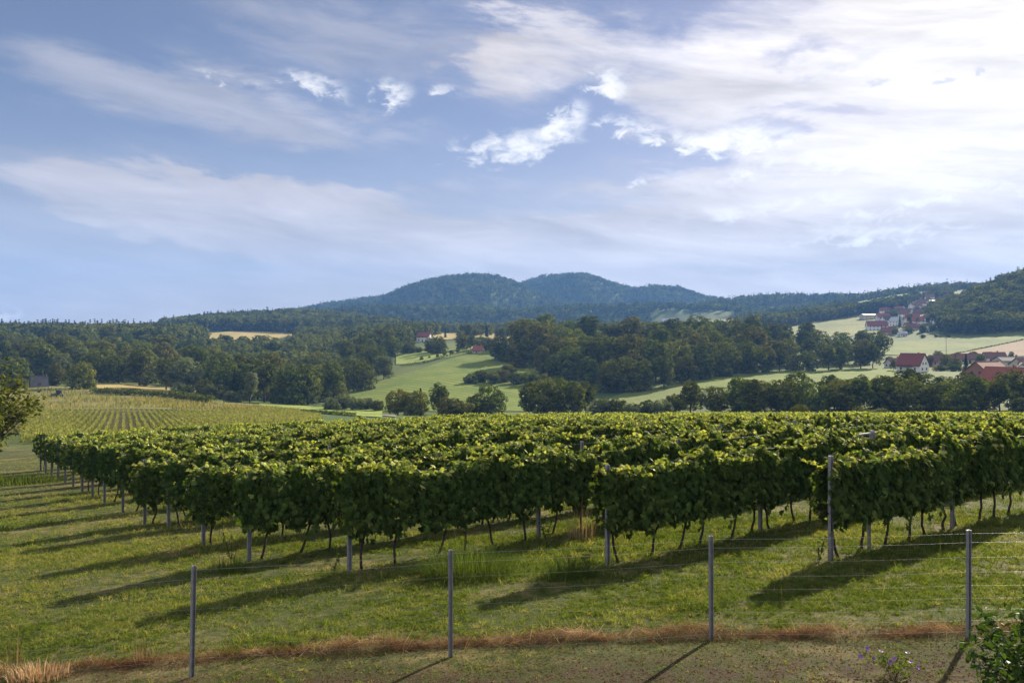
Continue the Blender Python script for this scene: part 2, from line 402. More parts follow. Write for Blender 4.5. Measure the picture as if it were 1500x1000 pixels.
def hit(px, py, dmin=6.0, dmax=3000.0):
    """first ground point seen at that bearing and elevation, no nearer than dmin"""
    ds = np.exp(np.linspace(math.log(dmin), math.log(dmax), 1500))
    xs = (px - 750) / F * ds
    yy = 500 + (CAM_Z - height(xs, ds)) / ds * F
    i = int(np.argmax(yy <= py))
    if i == 0: return at(px, dmin if yy[0] <= py else dmax)
    t = (yy[i - 1] - py) / max(yy[i - 1] - yy[i], 1e-6)
    return at(px, ds[i - 1] + (ds[i] - ds[i - 1]) * t)

def ground_mat():
    m, g, out = new_mat("ground_turf")
    p = g.node('ShaderNodeNewGeometry').outputs['Position']
    sp = g.node('ShaderNodeSeparateXYZ', {0: p}); y = sp.outputs[1]
    flat = g.xyz(sp.outputs[0], sp.outputs[1], 0.0)
    n1 = g.noise(flat, .33, 5, .6); n2 = g.noise(flat, 3.0, 5, .65); n3 = g.noise(flat, 22.0, 4, .7)
    green = g.mix(g.smooth(n2, .3, .7), (.026, .036, .010), (.066, .074, .022))
    dry = g.mix(g.smooth(n3, .3, .7), (.095, .075, .036), (.165, .135, .065))
    c = g.mix(g.smooth(g.m('ADD', n1, g.m('MULTIPLY', g.m('SUBTRACT', n2, .5), .6)), .47, .68), green, dry)
    # trodden, thin strip between the fence and the house
    bare = g.mix(g.smooth(n3, .32, .68), (.022, .016, .009), (.054, .038, .022))
    edge = g.m('ADD', y, g.m('MULTIPLY', g.m('SUBTRACT', n1, .5), 1.2))
    c = g.mix(g.m('MULTIPLY', g.smooth(edge, 11.0, 10.0), g.smooth(n2, .36, .56)), c, bare)
    # floor of far woods and pastures
    big = g.noise(flat, .012, 4, .6)
    farc = g.mix(g.smooth(big, .4, .6), (.045, .075, .018), (.085, .110, .028))
    c = g.mix(g.smooth(y, 60, 110), c, farc)
    b = g.node('ShaderNodeBsdfPrincipled', {'Base Color': c, 'Roughness': .95, 'Specular IOR Level': .1})
    bp = g.node('ShaderNodeBump', {'Strength': .7, 'Distance': .03, 'Height': n3})
    g.l.new(bp.outputs[0], b.inputs['Normal'])
    g.l.new(b.outputs[0], out.inputs[0])
    return m

def build_ground():
    a = np.concatenate([np.arange(-180, -42, 4), np.arange(-42, 42.01, .16), np.arange(46, 180, 4)])
    r = np.concatenate([[1.0, 2.0, 3.0, 4.0], np.exp(np.arange(math.log(5), math.log(4300), .018)), [4300]])
    A, R = np.meshgrid(np.radians(a), r, indexing='ij')
    x = R * np.sin(A); y = R * np.cos(A); z = height(x, y)
    na, nr = A.shape
    v = np.stack([x, y, z], -1).reshape(-1, 3)
    i = np.arange(na)[:, None]; j = np.arange(nr - 1)[None, :]
    i2 = (i + 1) % na
    f = np.stack([i * nr + j, i2 * nr + j, i2 * nr + j + 1, i * nr + j + 1], -1).reshape(-1, 4)[:, ::-1]
    # close the middle
    v = np.concatenate([v, [[0, 0, h1(0, 0.01)]]])
    me = mesh_np("ground", v, f, mats=[ground_mat()], smooth=True)
    bm = bmesh.new(); bm.from_mesh(me); bm.verts.ensure_lookup_table()
    c = len(v) - 1
    for k in range(na): bm.faces.new((bm.verts[c], bm.verts[((k + 1) % na) * nr], bm.verts[k * nr]))
    bm.to_mesh(me); bm.free()
    tag(link("ground", me), kind='structure')
build_ground()

# fields: sheets laid on the slope between a near and a far edge (photo bearings unprojected onto the terrain)
def field_mat(name, c1, c2, scale=.05, stripe=None, dirt=None):
    m, g, out = new_mat(name)
    p = g.node('ShaderNodeNewGeometry').outputs['Position']
    sp = g.node('ShaderNodeSeparateXYZ', {0: p}); flat = g.xyz(sp.outputs[0], sp.outputs[1], 0.0)
    n = g.noise(flat, scale, 6, .65); n2 = g.noise(flat, scale * 9, 5, .7)
    c = g.mix(g.smooth(g.m('ADD', g.m('MULTIPLY', n, .6), g.m('MULTIPLY', n2, .4)), .40, .60), c1, c2)
    if stripe:
        (dx, dy, per, col) = stripe
        q = g.m('ADD', g.m('MULTIPLY', sp.outputs[0], dx / per), g.m('MULTIPLY', sp.outputs[1], dy / per))
        q = g.m('ADD', q, g.m('MULTIPLY', n2, .5))
        c = g.mix(g.m('MULTIPLY', g.smooth(g.m('ABSOLUTE', g.m('SUBTRACT', g.m('FRACT', q), .5)), .1, .4), .7), c, col)
    b = g.node('ShaderNodeBsdfPrincipled', {'Base Color': c, 'Roughness': .95, 'Specular IOR Level': .1})
    bp = g.node('ShaderNodeBump', {'Strength': .8, 'Distance': .4, 'Height': n2}); g.l.new(bp.outputs[0], b.inputs['Normal'])
    g.l.new(b.outputs[0], out.inputs[0])
    return m
def field(name, near, far, mat, dmin=70, off=None, step=6.0, rows=40, label=None, bydist=False, dmax=3000.0):
    p0 = max(near[0][0], far[0][0]); p1 = min(near[-1][0], far[-1][0])
    px = np.linspace(p0, p1, max(3, int((p1 - p0) / step)))
    yn = np.interp(px, *zip(*near)); yf = np.interp(px, *zip(*far))
    if bydist: dn, df = yn, yf
    else:
        dn = np.array([hit(a, b, dmin, dmax).y for a, b in zip(px, yn)]); df = np.array([hit(a, b, dmin, dmax).y for a, b in zip(px, yf)])
    df = np.maximum(df, dn * 1.001)
    t = np.linspace(0, 1, rows)
    D = np.exp(np.log(dn)[:, None] * (1 - t) + np.log(df)[:, None] * t)
    X = (px[:, None] - 750) / F * D
    Z = height(X, D) + (off if off is not None else .12 + .0005 * D)
    n, m_ = D.shape
    i = np.arange(n - 1)[:, None]; j = np.arange(m_ - 1)[None, :]
    f = np.stack([i * m_ + j, (i + 1) * m_ + j, (i + 1) * m_ + j + 1, i * m_ + j + 1], -1).reshape(-1, 4)
    me = mesh_np(name, np.stack([X, D, Z], -1).reshape(-1, 3), f, mats=[mat], smooth=True)
    return tag(link(name, me), kind='structure')

M_MEADOW = field_mat("meadow_grass", (.078, .120, .015), (.145, .172, .030), .05, (.80, .60, 5.0, (.070, .105, .014)))
M_VALLEY = field_mat("valley_grass", (.060, .095, .022), (.125, .150, .040), .018)
M_BRIGHT = field_mat("mown_meadow", (.15, .20, .04), (.21, .25, .06), .06)
M_TAN = field_mat("stubble", (.24, .19, .07), (.32, .26, .10), .04)
M_PALE = field_mat("pale_pasture", (.075, .100, .024), (.150, .155, .046), .02)
M_BROWN = field_mat("ploughed_soil", (.16, .115, .075), (.21, .155, .105), .03, (.5, .86, 6.0, (.13, .09, .06)))
M_VINEF = field_mat("striped_field", (.10, .135, .032), (.15, .17, .045), .05, (.92, .38, 3.0, (.06, .09, .02)))
M_TRACK = field_mat("gravel_track", (.20, .19, .165), (.27, .255, .22), .3)
M_BANK = field_mat("rough_grass", (.080, .100, .026), (.17, .155, .06), .09)
M_SOIL = field_mat("corn_soil", (.060, .060, .022), (.10, .085, .035), .2)

field("corn_field", [(-20,636),(120,637),(300,636),(440,622),(472,612)], [(-20,604),(50,602),(200,601),(345,605),(400,598),(472,610)], M_SOIL)
field("rough_bank", [(-60,604),(50,601),(200,600),(345,603),(400,598),(450,606)], [(-60,572),(70,566),(150,570),(250,582),(330,590),(400,594),(450,604)], M_BANK)
field("upper_field", [(140,572),(200,574),(290,580),(320,586)], [(140,562),(200,563),(290,574),(320,583)], M_TAN)
field("valley_meadow", [(380,600),(470,606),(560,612)], [(380,590),(470,597),(560,602)], M_BRIGHT, dmin=150)
field("road", [(425,599.5),(470,602),(520,606.5),(580,611)], [(425,598.7),(470,600.9),(520,605.2),(580,609.4)], M_TRACK, dmin=150, off=.22, rows=6)
field("sloping_meadow", [(488,604),(560,603),(640,603),(700,603),(760,603),(800,603)], [(488,592),(510,572),(560,557),(600,546),(660,526),(718,511),(760,507),(800,540)], M_MEADOW, dmin=180)
field("mown_strip", [(580,534),(600,534),(660,523),(712,511)], [(580,516),(600,517),(660,512),(712,506)], M_BRIGHT, dmin=300)
field("stubble_field", [(632,498),(660,498),(700,494),(760,500)], [(632,483),(660,482),(700,482),(760,481)], M_TAN, dmin=500)
field("hill_stubble", [(296,498),(340,501),(380,499),(428,494)], [(296,489),(340,486),(380,486),(428,486.5)], M_TAN, dmin=640)
field("striped_slope", [(892,604),(950,602),(1020,600)], [(892,584),(930,571),(1020,552)], M_VINEF, dmin=200)
field("village_meadow", [(1000,572),(1100,566),(1200,562),(1310,556)], [(1000,556),(1100,546),(1200,541),(1310,540)], M_MEADOW, dmin=300)
field("upland_pasture", [(1085,492),(1200,494),(1290,492)], [(1085,478),(1150,473),(1240,462),(1325,461),(1290,470)][:4], M_PALE, dmin=700)
field("valley_field", [(1296,520),(1400,524),(1470,510),(1540,492)], [(1296,504),(1350,498),(1400,495),(1470,494),(1540,482)], M_VALLEY, dmin=480, dmax=720)
field("ploughed_field", [(1392,523),(1440,524),(1500,523),(1560,522)], [(1392,521.5),(1440,512),(1500,499),(1560,486)], M_BROWN, dmin=500, dmax=700, off=.8)
field("hilltop_meadow", [(1225,446),(1300,446),(1350,444),(1400,440)], [(1225,437),(1300,431),(1350,428),(1400,424)], M_MEADOW, dmin=1150)
field("valley_pasture", [(955,478),(1010,478),(1075,474)], [(955,471),(1010,468),(1075,463)], M_PALE, dmin=1300)

# ------------------------------------------------------------------ leaves, crowns and trunks
def unit(v): return v / np.maximum(np.linalg.norm(v, axis=-1, keepdims=True), 1e-9)
def place_leaves(T, TF, c, n, tip, size):
    """copies of leaf outline T (tip along y, face along z) at centres c"""
    z = unit(n); y = unit(tip - (tip * z).sum(-1, keepdims=True) * z); x = np.cross(y, z)
    v = c[:, None, :] + size[:, None, None] * (T[None, :, 0:1] * x[:, None] + T[None, :, 1:2] * y[:, None] + T[None, :, 2:3] * z[:, None])
    f = TF[None] + (np.arange(len(c)) * len(T))[:, None, None]
    return v.reshape(-1, 3), f.reshape(-1, TF.shape[1])
_o = [(0, .06), (.24, -.10), (.50, .14), (.37, .33), (.52, .60), (.24, .63), (0, 1.0), (-.24, .63), (-.52, .60), (-.37, .33), (-.50, .14), (-.24, -.10)]
GRAPE = np.array([(0, .34, .07)] + [(a, b, -.10 * (a * a + (b - .3) ** 2) * 2) for a, b in _o])
GRAPE[:, 1] -= .35
GRAPE_F = np.array([(0, k, k + 1 if k < 12 else 1) for k in range(1, 13)])
OVAL = np.array([(0, -.5, 0), (.24, -.15, .03), (.22, .2, .03), (0, .5, -.05), (-.22, .2, .03), (-.24, -.15, .03)])
OVAL_F = np.array([(0, 1, 2), (0, 2, 3), (0, 3, 4), (0, 4, 5)])
FOLD = np.array([(0, -.5, 0), (.38, .02, -.09), (0, .5, -.04), (-.38, .02, -.09)])
FOLD_F = np.array([(0, 1, 2), (0, 2, 3)])
DIAM = np.array([(0, -.62, 0), (.42, .05, 0), (0, .58, 0), (-.40, -.08, 0)]); DIAM_F = np.array([(0, 1, 2, 3)])
def rdir(n, r=None): return unit((r or rng).normal(size=(n, 3)))

M_VINE = leaf_mat("vine_leaf", (.030, .055, .014), (.098, .140, .034), (.45, .45, .145), trans=.36, gloss=.006, rough=.5, objvar=.10, tcol=(1.6, 1.55, .5))  # third colour: young and yellowed leaves, also painted sunlight on the row tops
M_BARK = solid_mat("bark", (.055, .042, .030), .95, .3, 12.0, bump=.6)
M_VBARK = solid_mat("vine_bark", (.050, .034, .022), .95, .3, 20.0, bump=.6)
M_TREE = leaf_mat("broadleaf", (.022, .038, .010), (.165, .175, .044), None, trans=.26, gloss=.0, objvar=.22)
M_TREEY = leaf_mat("yellowing_leaf", (.042, .055, .011), (.20, .19, .042), None, trans=.28, gloss=.0, objvar=.2)
M_TREEG = leaf_mat("grey_green_leaf", (.050, .066, .032), (.19, .205, .10), None, trans=.26, gloss=.0, objvar=.18)
M_TREEB = leaf_mat("rusty_leaf", (.032, .038, .012), (.165, .150, .048), None, trans=.26, gloss=.0, objvar=.2)
M_CONIF = leaf_mat("needles", (.012, .024, .011), (.036, .055, .022), None, trans=.15, gloss=.0, objvar=.2)

def lobed_crown(r, H, W, base, nl, ncl, cr, per, leaf, top=1.0):
    """clumps of leaves over a handful of overlapping lobes; returns verts, faces, tint, lobe centres"""
    cz = (base + H) / 2; rz = (H - base) / 2
    L = [(np.array([0, 0, cz + rz * .18]), np.array([W * .39, W * .39, rz * .74]))]
    for k in range(nl):
        a = 2 * math.pi * (k + r.random() * .7) / nl; u = r.uniform(-.9, .5)
        q = math.sqrt(max(0.05, 1 - u * u)) * W * r.uniform(.20, .30)
        s = r.uniform(.8, 1.2)
        L.append((np.array([q * math.cos(a), q * math.sin(a), cz + u * rz]), np.array([W * .27 * s, W * .27 * s, rz * .40 * s])))
    C = []
    w = np.array([l[1][0] * l[1][2] for l in L]); w /= w.sum(); ncl = int(ncl * 1.7)
    for (lc, lr), ww in zip(L, w):
        for q in range(int(ncl * ww + 1)):
            v = rdir(1, r)[0]
            if v[2] < -.5 and r.random() < .4: v[2] *= -1
            p = lc + v * lr * r.uniform(.78, 1.02)
            inside = any(np.sum(((p - l2) / r2) ** 2) < .55 for l2, r2 in L if l2 is not lc)
            if not inside: C.append((p, v, ww))
    P = np.array([c[0] for c in C]); N = np.array([c[1] for c in C]); n = len(C)
    rr = cr * r.uniform(.65, 1.25, n)
    c = np.repeat(P, per, 0); R = np.repeat(rr, per); NN = np.repeat(N, per, 0)
    dv = unit(rdir(len(c), r) + NN * .55 + np.array([0, 0, .25]))
    c = c + dv * (R * np.cbrt(r.uniform(.15, 1, len(c))))[:, None] * np.array([1, 1, .8])
    nrm = unit(dv * 1.0 + rdir(len(c), r) * .45 + np.array([0, 0, .3]))
    size = leaf * r.uniform(.6, 1.25, len(c))
    t = np.clip(np.repeat(r.uniform(.2, .8, n), per) + r.normal(0, .15, len(c)), 0, 1)
    # inner leaves that close the lobes
    m_ = int(len(c) * .22); li = r.choice(len(L), m_, p=w)
    ci = np.array([L[q][0] for q in li]) + rdir(m_, r) * np.array([L[q][1] for q in li]) * (np.cbrt(r.random(m_)) * .88)[:, None]
    c = np.concatenate([c, ci]); nrm = np.concatenate([nrm, rdir(m_, r)]); size = np.concatenate([size, leaf * 1.9 * r.uniform(.7, 1.2, m_)]); t = np.concatenate([t, r.uniform(.2, .6, m_)])
    v, f = place_leaves(DIAM, DIAM_F, c, nrm, rdir(len(c), r), size)
    return v, f, np.repeat(t, 4), [l[0] for l in L]

def conifer_crown(r, H, W, base, tiers, per, leaf):
    c = []; nn = []; 
    for k in range(tiers):
        u = k / (tiers - 1); z = base + (H - base) * u; rad_ = W / 2 * (1 - u) ** .85 + .009 * H
        nb = max(4, int(9 * (1 - u) + 4))
        for b in range(nb):
            a = 2 * math.pi * (b + r.random()) / nb; ln = rad_ * r.uniform(.75, 1.1)
            s = r.uniform(.12, 1, per)
            c.append(np.stack([np.cos(a) * ln * s, np.sin(a) * ln * s, z - .35 * ln * s ** 1.5 + r.normal(0, .12 * H / 16, per)], -1) + r.normal(0, .16 * H / 16, (per, 3)))
            nn.append(unit(np.stack([np.cos(a) * .5 + 0 * s, np.sin(a) * .5 + 0 * s, .8 + 0 * s], -1) + r.normal(0, .45, (per, 3))))
    c = np.concatenate(c); nn = np.concatenate(nn)
    v, f = place_leaves(DIAM, DIAM_F, c, nn, rdir(len(c), r), leaf * r.uniform(.6, 1.2, len(c)))
    return v, f, np.repeat(np.clip(r.normal(.5, .22, len(c)), 0, 1), 4), []

def trunk_mesh(r, H, base, lobes, rad0):
    b = MB()
    top = base + (H - base) * .55
    pts = [(0, 0, -.4)] + [(r.normal(0, .04) * H * .2, r.normal(0, .04) * H * .2, top * k / 4) for k in range(1, 5)]
    b.tube(pts, [rad0 * 1.25, rad0, rad0 * .8, rad0 * .6, rad0 * .35], 7)
    for l in lobes[1:7]:
        s = pts[2 + int(r.integers(0, 2))]
        m_ = (Vector(s) * .5 + Vector(l) * .5) + Vector((0, 0, -.25))
        b.tube([s, m_, Vector(l)], [rad0 * .45, rad0 * .28, rad0 * .12], 5)
    return b.mesh("trunk", M_BARK)

KINDS = {   # H, W, base, lobes, clumps, clump radius, leaves per clump, leaf size
 'round': (13, 12.5, .5, 7, 120, 1.25, 26, .55, M_TREE),
 'tall': (18, 10, .8, 7, 130, 1.25, 26, .58, M_TREE),
 'alder': (13, 7.5, .4, 6, 95, 1.0, 26, .50, M_TREE),
 'poplar': (13, 5.2, .8, 6, 85, .85, 26, .45, M_TREEG),
 'willow': (12, 11, .6, 7, 110, 1.2, 26, .5, M_TREEG),
 'yellow': (10, 11, .3, 6, 110, 1.1, 26, .5, M_TREEY),
 'rusty': (12, 9, .4, 6, 100, 1.1, 26, .5, M_TREEB),
 'bush': (4.5, 6.0, .1, 6, 60, .7, 26, .36, M_TREE),
 'greybush': (4.0, 5.5, .1, 6, 60, .7, 26, .34, M_TREEG),
 'rustbush': (4.0, 6.0, .1, 6, 60, .7, 26, .34, M_TREEB),
}
VARIANTS = {}
def variants(kind, n=3):
    if kind in VARIANTS: return VARIANTS[kind]
    out = []
    for k in range(n):
        r = np.random.default_rng(sum(map(ord, kind)) * 31 + k)
        if kind == 'conifer':
            H, W, base = 16, 6.5, .8
            v, f, t, L = conifer_crown(r, H, W, base, 22, 9, .75); mat = M_CONIF; rad0 = .24
        else:
            H, W, base, nl, ncl, cr, per, leaf, mat = KINDS[kind]
            v, f, t, L = lobed_crown(r, H, W, base, nl, ncl, cr, per, leaf); rad0 = .018 * H + .03
        out.append((mesh_np("crown", v, f, t, [mat]), trunk_mesh(r, H, base, L, rad0), H, W))
    VARIANTS[kind] = out
    return out
NTREE = [0]
PLANTNAMES = {'bush': 'bush', 'greybush': 'bush', 'rustbush': 'bush', 'conifer': 'conifer_tree', 'poplar': 'poplar_tree', 'willow': 'willow_tree'}
def tree(kind, px, d, h, label, group=None, wide=1.0, cat=None, loc=None):
    """a tree of height h on bearing px at distance d"""
    vs = variants(kind); k = NTREE[0] % len(vs); NTREE[0] += 1
    cm, tm, H, W = vs[k]
    p = loc if loc is not None else at(px, d)
    s = h / H
    bush = 'bush' in kind
    t = thing(PLANTNAMES.get(kind, 'broadleaf_tree'), label, cat or ('bush' if bush else 'tree'), p - Vector((0, 0, .1)), random.uniform(0, 6.28), group, (s * wide, s * wide, s))
    link('stem' if bush else 'trunk', tm, t); link('foliage' if bush else 'crown', cm, t)
    return t

# woods seen only as a mass: merged small crowns
def far_templates(nl, ncl, cr, per, leaf, n=7, conif=.05):
    out = []
    for k in range(n):
        r = np.random.default_rng(900 + k)
        if r.random() < conif: v, f, t, _ = conifer_crown(r, 1.15, .38, .1, max(5, ncl // 3), max(2, per // 3), leaf * .9); t = t * .35
        else: v, f, t, _ = lobed_crown(r, 1.0, r.uniform(.66, .92), .02, nl, ncl, cr, per, leaf)
        out.append((v, f, t))
    return out
FT_MID = far_templates(5, 36, .10, 6, .100)
FT_FAR = far_templates(4, 13, .15, 4, .165, conif=.16)
def wood(name, xy, hh, templ, mat, label=None, seed=0, var=(.72, 1.25)):
    r = np.random.default_rng(seed)
    x = xy[:, 0]; y = xy[:, 1]; z = height(x, y)
    ti = r.integers(0, len(templ), len(x)); ang = r.uniform(0, 6.28, len(x)); sc = hh * r.uniform(*var, len(x))
    tt = (fbm(x / 45, y / 45, seed, 3) - .5) * .9 + r.normal(0, .14, len(x))
    V, Fc, T = [], [], []; n = 0
    for k, (v, f, t) in enumerate(templ):
        idx = np.where(ti == k)[0]
        if not len(idx): continue
        c, s = np.cos(ang[idx])[:, None], np.sin(ang[idx])[:, None]
        vx = (v[None, :, 0] * c - v[None, :, 1] * s) * sc[idx][:, None] + x[idx][:, None]
        vy = (v[None, :, 0] * s + v[None, :, 1] * c) * sc[idx][:, None] + y[idx][:, None]
        vz = v[None, :, 2] * sc[idx][:, None] + z[idx][:, None] - .3
        V.append(np.stack([vx, vy, vz], -1).reshape(-1, 3))
        Fc.append((f[None] + (np.arange(len(idx)) * len(v))[:, None, None]).reshape(-1, 4) + n); n += len(idx) * len(v)
        T.append(np.clip(t[None] + tt[idx][:, None], 0, 1).reshape(-1))
    o = link(name, mesh_np(name, np.concatenate(V), np.concatenate(Fc), np.concatenate(T), [mat]))
    return tag(o, label, 'wood', None, 'stuff')
def scatter(px0, px1, d0, d1, spacing, keep, seed):
    """jittered points (x, y) for bearings px0..px1 and distances d0..d1 where keep(px, d, x, y) holds"""
    r = np.random.default_rng(seed)
    xs = np.arange((px0 - 750) / F * (d1 if px0 < 750 else d0), (px1 - 750) / F * (d1 if px1 > 750 else d0), spacing)
    ys = np.arange(d0, d1, spacing)
    X, Y = np.meshgrid(xs, ys); X = X.ravel() + r.uniform(-.45, .45, X.size) * spacing; Y = Y.ravel() + r.uniform(-.45, .45, Y.size) * spacing
    P = 750 + F * X / Y
    ok = (P > px0) & (P < px1) & (Y > d0) & (Y < d1)
    X, Y, P = X[ok], Y[ok], P[ok]
    k = keep(P, Y, X, Y)
    return np.stack([X[k], Y[k]], -1)
def poly_d(pts): return lambda p: np.interp(p, [a for a, b in pts], [b for a, b in pts])

# ------------------------------------------------------------------ vineyard
def vine_leaf_points(r, n, top_only=False, half=.53):
    x = r.uniform(-half, half, n)
    zb = .60 + .42 * np.abs(x / half) ** 2.2 + r.normal(0, .07, n)
    if top_only: zb = np.maximum(zb, 1.05)
    zt = 2.06 + r.normal(0, .045, n) + .09 * np.sin(x * 7 + r.random() * 6) - .22 * np.abs(x / half) ** 2
    z = zb + (zt - zb) * r.beta(1.15, .92, n)
    bul = .205 + .09 * vnoise(x * 4 + 7, z * 3.3, int(r.integers(99)))
    bul = bul * np.clip((2.10 - z) / .30, .35, 1) ** .5 * np.clip((z - .40) / .42, .35, 1)
    side = np.where(r.random(n) < .5, -1, 1)
    y = side * bul * np.sqrt(r.uniform(.25, 1.05, n))
    topk = z > zt - .07
    tw = np.where(topk, r.uniform(.7, 1.6, n), r.uniform(-.15, .40, n))
    nrm = unit(np.stack([r.normal(0, .60, n), side * r.uniform(.25, 1.0, n), tw + r.normal(0, .22, n)], -1))
    tip = np.stack([r.normal(0, .55, n), side * .35 + r.normal(0, .25, n), np.where(topk, -.25, -1.0) + r.normal(0, .25, n)], -1)
    size = r.uniform(.095, .190, n) * np.where(topk, .85, 1.0)
    tint = np.clip(r.normal(.26, .2, n), 0, 1) + np.clip((z - zt + .12) / .11, 0, 1) ** 1.3 * r.uniform(.7, 1.7, n) + (r.random(n) < .02) * .8 + (r.random(n) < .07) * r.uniform(.2, .6, n) + ((z < 1.0) & (r.random(n) < .14)) * .9  # upper leaves coloured paler: young growth plus sunlight painted onto the row tops
    return np.stack([x, y, z], -1), nrm, tip, size, tint
def vine_foliage(seed, end=False):
    r = np.random.default_rng(seed)
    c, n, tip, s, t = vine_leaf_points(r, 700)
    # shoots standing above the hedge and hanging out of it
    k = 9
    for q in range(k):
        x0 = r.uniform(-.5, .5); y0 = r.normal(0, .16); hgt = r.uniform(.02, .11) * (2.6 if q < 1 else 1); m_ = int(7 + hgt * 26)
        u = np.linspace(0, 1, m_)
        cc = np.stack([x0 + u * r.normal(0, .14) + r.normal(0, .03, m_), y0 + u * r.normal(0, .12) + r.normal(0, .03, m_), 1.96 + u * hgt], -1)
        c = np.concatenate([c, cc]); n = np.concatenate([n, unit(rdir(m_, r) + [0, 0, .7])]); tip = np.concatenate([tip, rdir(m_, r) - [0, 0, .3]])
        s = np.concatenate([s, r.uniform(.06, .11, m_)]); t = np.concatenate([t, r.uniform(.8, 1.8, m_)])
    for q in range(5):
        x0 = r.uniform(-.5, .5); sd_ = r.choice([-1, 1]); z0 = r.uniform(.75, 1.5); m_ = 9; u = np.linspace(0, 1, m_); ln = r.uniform(.2, .45)
        cc = np.stack([x0 + u * r.normal(0, .2), sd_ * (.26 + .14 * np.sin(u * 2.4)) + r.normal(0, .03, m_), z0 - u * ln], -1)
        c = np.concatenate([c, cc]); n = np.concatenate([n, unit(rdir(m_, r) * .6 + [0, sd_, .3])]); tip = np.concatenate([tip, rdir(m_, r) * .4 - [0, 0, 1]])
        s = np.concatenate([s, r.uniform(.08, .14, m_)]); t = np.concatenate([t, r.uniform(.3, .9, m_)])
    v, f = place_leaves(GRAPE, GRAPE_F, c, n, tip, s)
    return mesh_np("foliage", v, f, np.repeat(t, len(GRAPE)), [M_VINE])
def vine_trunk(seed):
    r = np.random.default_rng(seed); b = MB()
    lean = r.normal(0, .15); bow = r.normal(0, .09)
    pts = [(0, 0, -.06)] + [(lean * u + bow * math.sin(u * 3.1) + r.normal(0, .012), r.normal(0, .02), .92 * u) for u in (.16, .34, .52, .7, .86, 1.0)]
    b.tube(pts, [.036, .029, .026, .025, .026, .03, .026], 7)
    for sx in (-1, 1):
        e = Vector(pts[-1]); b.tube([e, e + Vector((sx * .18, 0, .09)), e + Vector((sx * .46, .02, .07))], [.02, .016, .010], 5)
    return b.mesh("trunk", M_VBARK)
FOL = [vine_foliage(40 + k) for k in range(12)]
TRK = [vine_trunk(80 + k) for k in range(8)]
ROWANG = math.atan2(UY, UX)
ends_px = [(1217, 820), (890, 828), (512, 838), (365, 822), (298, 800), (247, 775), (212, 768), (180, 750), (153, 737)]
ends = [hit(px, py, 8, 60) for px, py in ends_px]
s_of = lambda p: VX * p[0] + VY * p[1]
u_of = lambda p: UX * p[0] + UY * p[1]
rows = [(s_of(p), u_of(p)) for p in ends]
print("ROWS", [(round(a, 1), round(b, 1)) for a, b in rows])
ls, lu = rows[-1]
while ls < 55: ls += 2.75; rows.append((ls, lu))
ROWWORD = ["front row at the right", "second row", "third row", "fourth row", "fifth row", "sixth row", "seventh row"]
def rowname(i): return "first" if i == 0 else ordinal(i + 1)
vines = []
for i, (s0, u0) in enumerate(rows):
    n = 0; r = np.random.default_rng(300 + i)
    for k in range(140):
        u = u0 + .30 + k * .85 + r.normal(0, .05)
        x = UX * u + VX * s0; y = UY * u + VY * s0
        px = 750 + F * x / y
        if px > 1900 or y > 95: break
        if r.random() < .03: continue
        n += 1
        vines.append((math.hypot(x, y), i, n, x, y, px, r.uniform(.89, 1.07), r.random() < .5))
inview = sorted(v for v in vines if -20 < v[5] < 1525)
near = inview[:298]; nearset = set((v[1], v[2]) for v in near)
print("VINES", len(vines), "in view", len(inview), "near limit", near[-1][0])
for q, (dd, i, n, x, y, px, sc, flip) in enumerate(near):
    lab = f"leafy grapevine, {ordinal(n)} from the left end of the {rowname(i)} vine row counted from the fence"
    t = thing("grapevine", lab, "grapevine", (x + random.gauss(0, .04), y + random.gauss(0, .04), h1(x, y)), ROWANG + (math.pi if flip else 0) + random.gauss(0, .05), "grapevines along the vineyard rows", (1, 1, sc))
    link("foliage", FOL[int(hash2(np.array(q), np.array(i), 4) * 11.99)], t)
    link("trunk", TRK[int(hash2(np.array(q), np.array(i), 9) * 7.99)], t)
# the rest of the vineyard, past the three hundred nearest plants
FARV = []
for k in range(8):
    r = np.random.default_rng(500 + k)
    c, n, tip, s, t = vine_leaf_points(r, 330, False)
    m_ = 40; c2 = np.stack([r.uniform(-.5, .5, m_), r.normal(0, .16, m_), 1.97 + r.random(m_) ** 2 * .15], -1)
    c = np.concatenate([c, c2]); n = np.concatenate([n, unit(rdir(m_, r) + [0, 0, .7])]); tip = np.concatenate([tip, rdir(m_, r)])
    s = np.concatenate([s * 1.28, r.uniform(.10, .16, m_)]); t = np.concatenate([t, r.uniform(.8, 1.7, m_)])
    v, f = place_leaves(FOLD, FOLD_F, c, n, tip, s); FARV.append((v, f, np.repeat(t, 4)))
V, Fc, T = [], [], []; nv = 0
tb = MB()
for (dd, i, n, x, y, px, sc, flip) in vines:
    if (i, n) in nearset: continue
    v, f, t = FARV[(n * 5 + i * 3) % 8]
    c, s = UX * (-1 if flip else 1), UY * (-1 if flip else 1); z = h1(x, y)
    V.append(np.stack([v[:, 0] * c - v[:, 1] * s + x, v[:, 0] * s + v[:, 1] * c + y, v[:, 2] * sc + z], -1)); Fc.append(f + nv); nv += len(v); T.append(t)
    tb.tube([(x, y, z - .05), (x + .03, y, z + .45), (x, y + .03, z + .95)], [.03, .026, .024], 4, cap=False)
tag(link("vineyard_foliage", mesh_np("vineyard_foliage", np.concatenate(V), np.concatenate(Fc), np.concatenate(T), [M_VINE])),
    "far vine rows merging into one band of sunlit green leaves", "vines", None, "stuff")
tag(link("vineyard_trunks", tb.mesh("vineyard_trunks", M_VBARK)), "thin dark trunks under the far vine rows", "vines", None, "stuff")

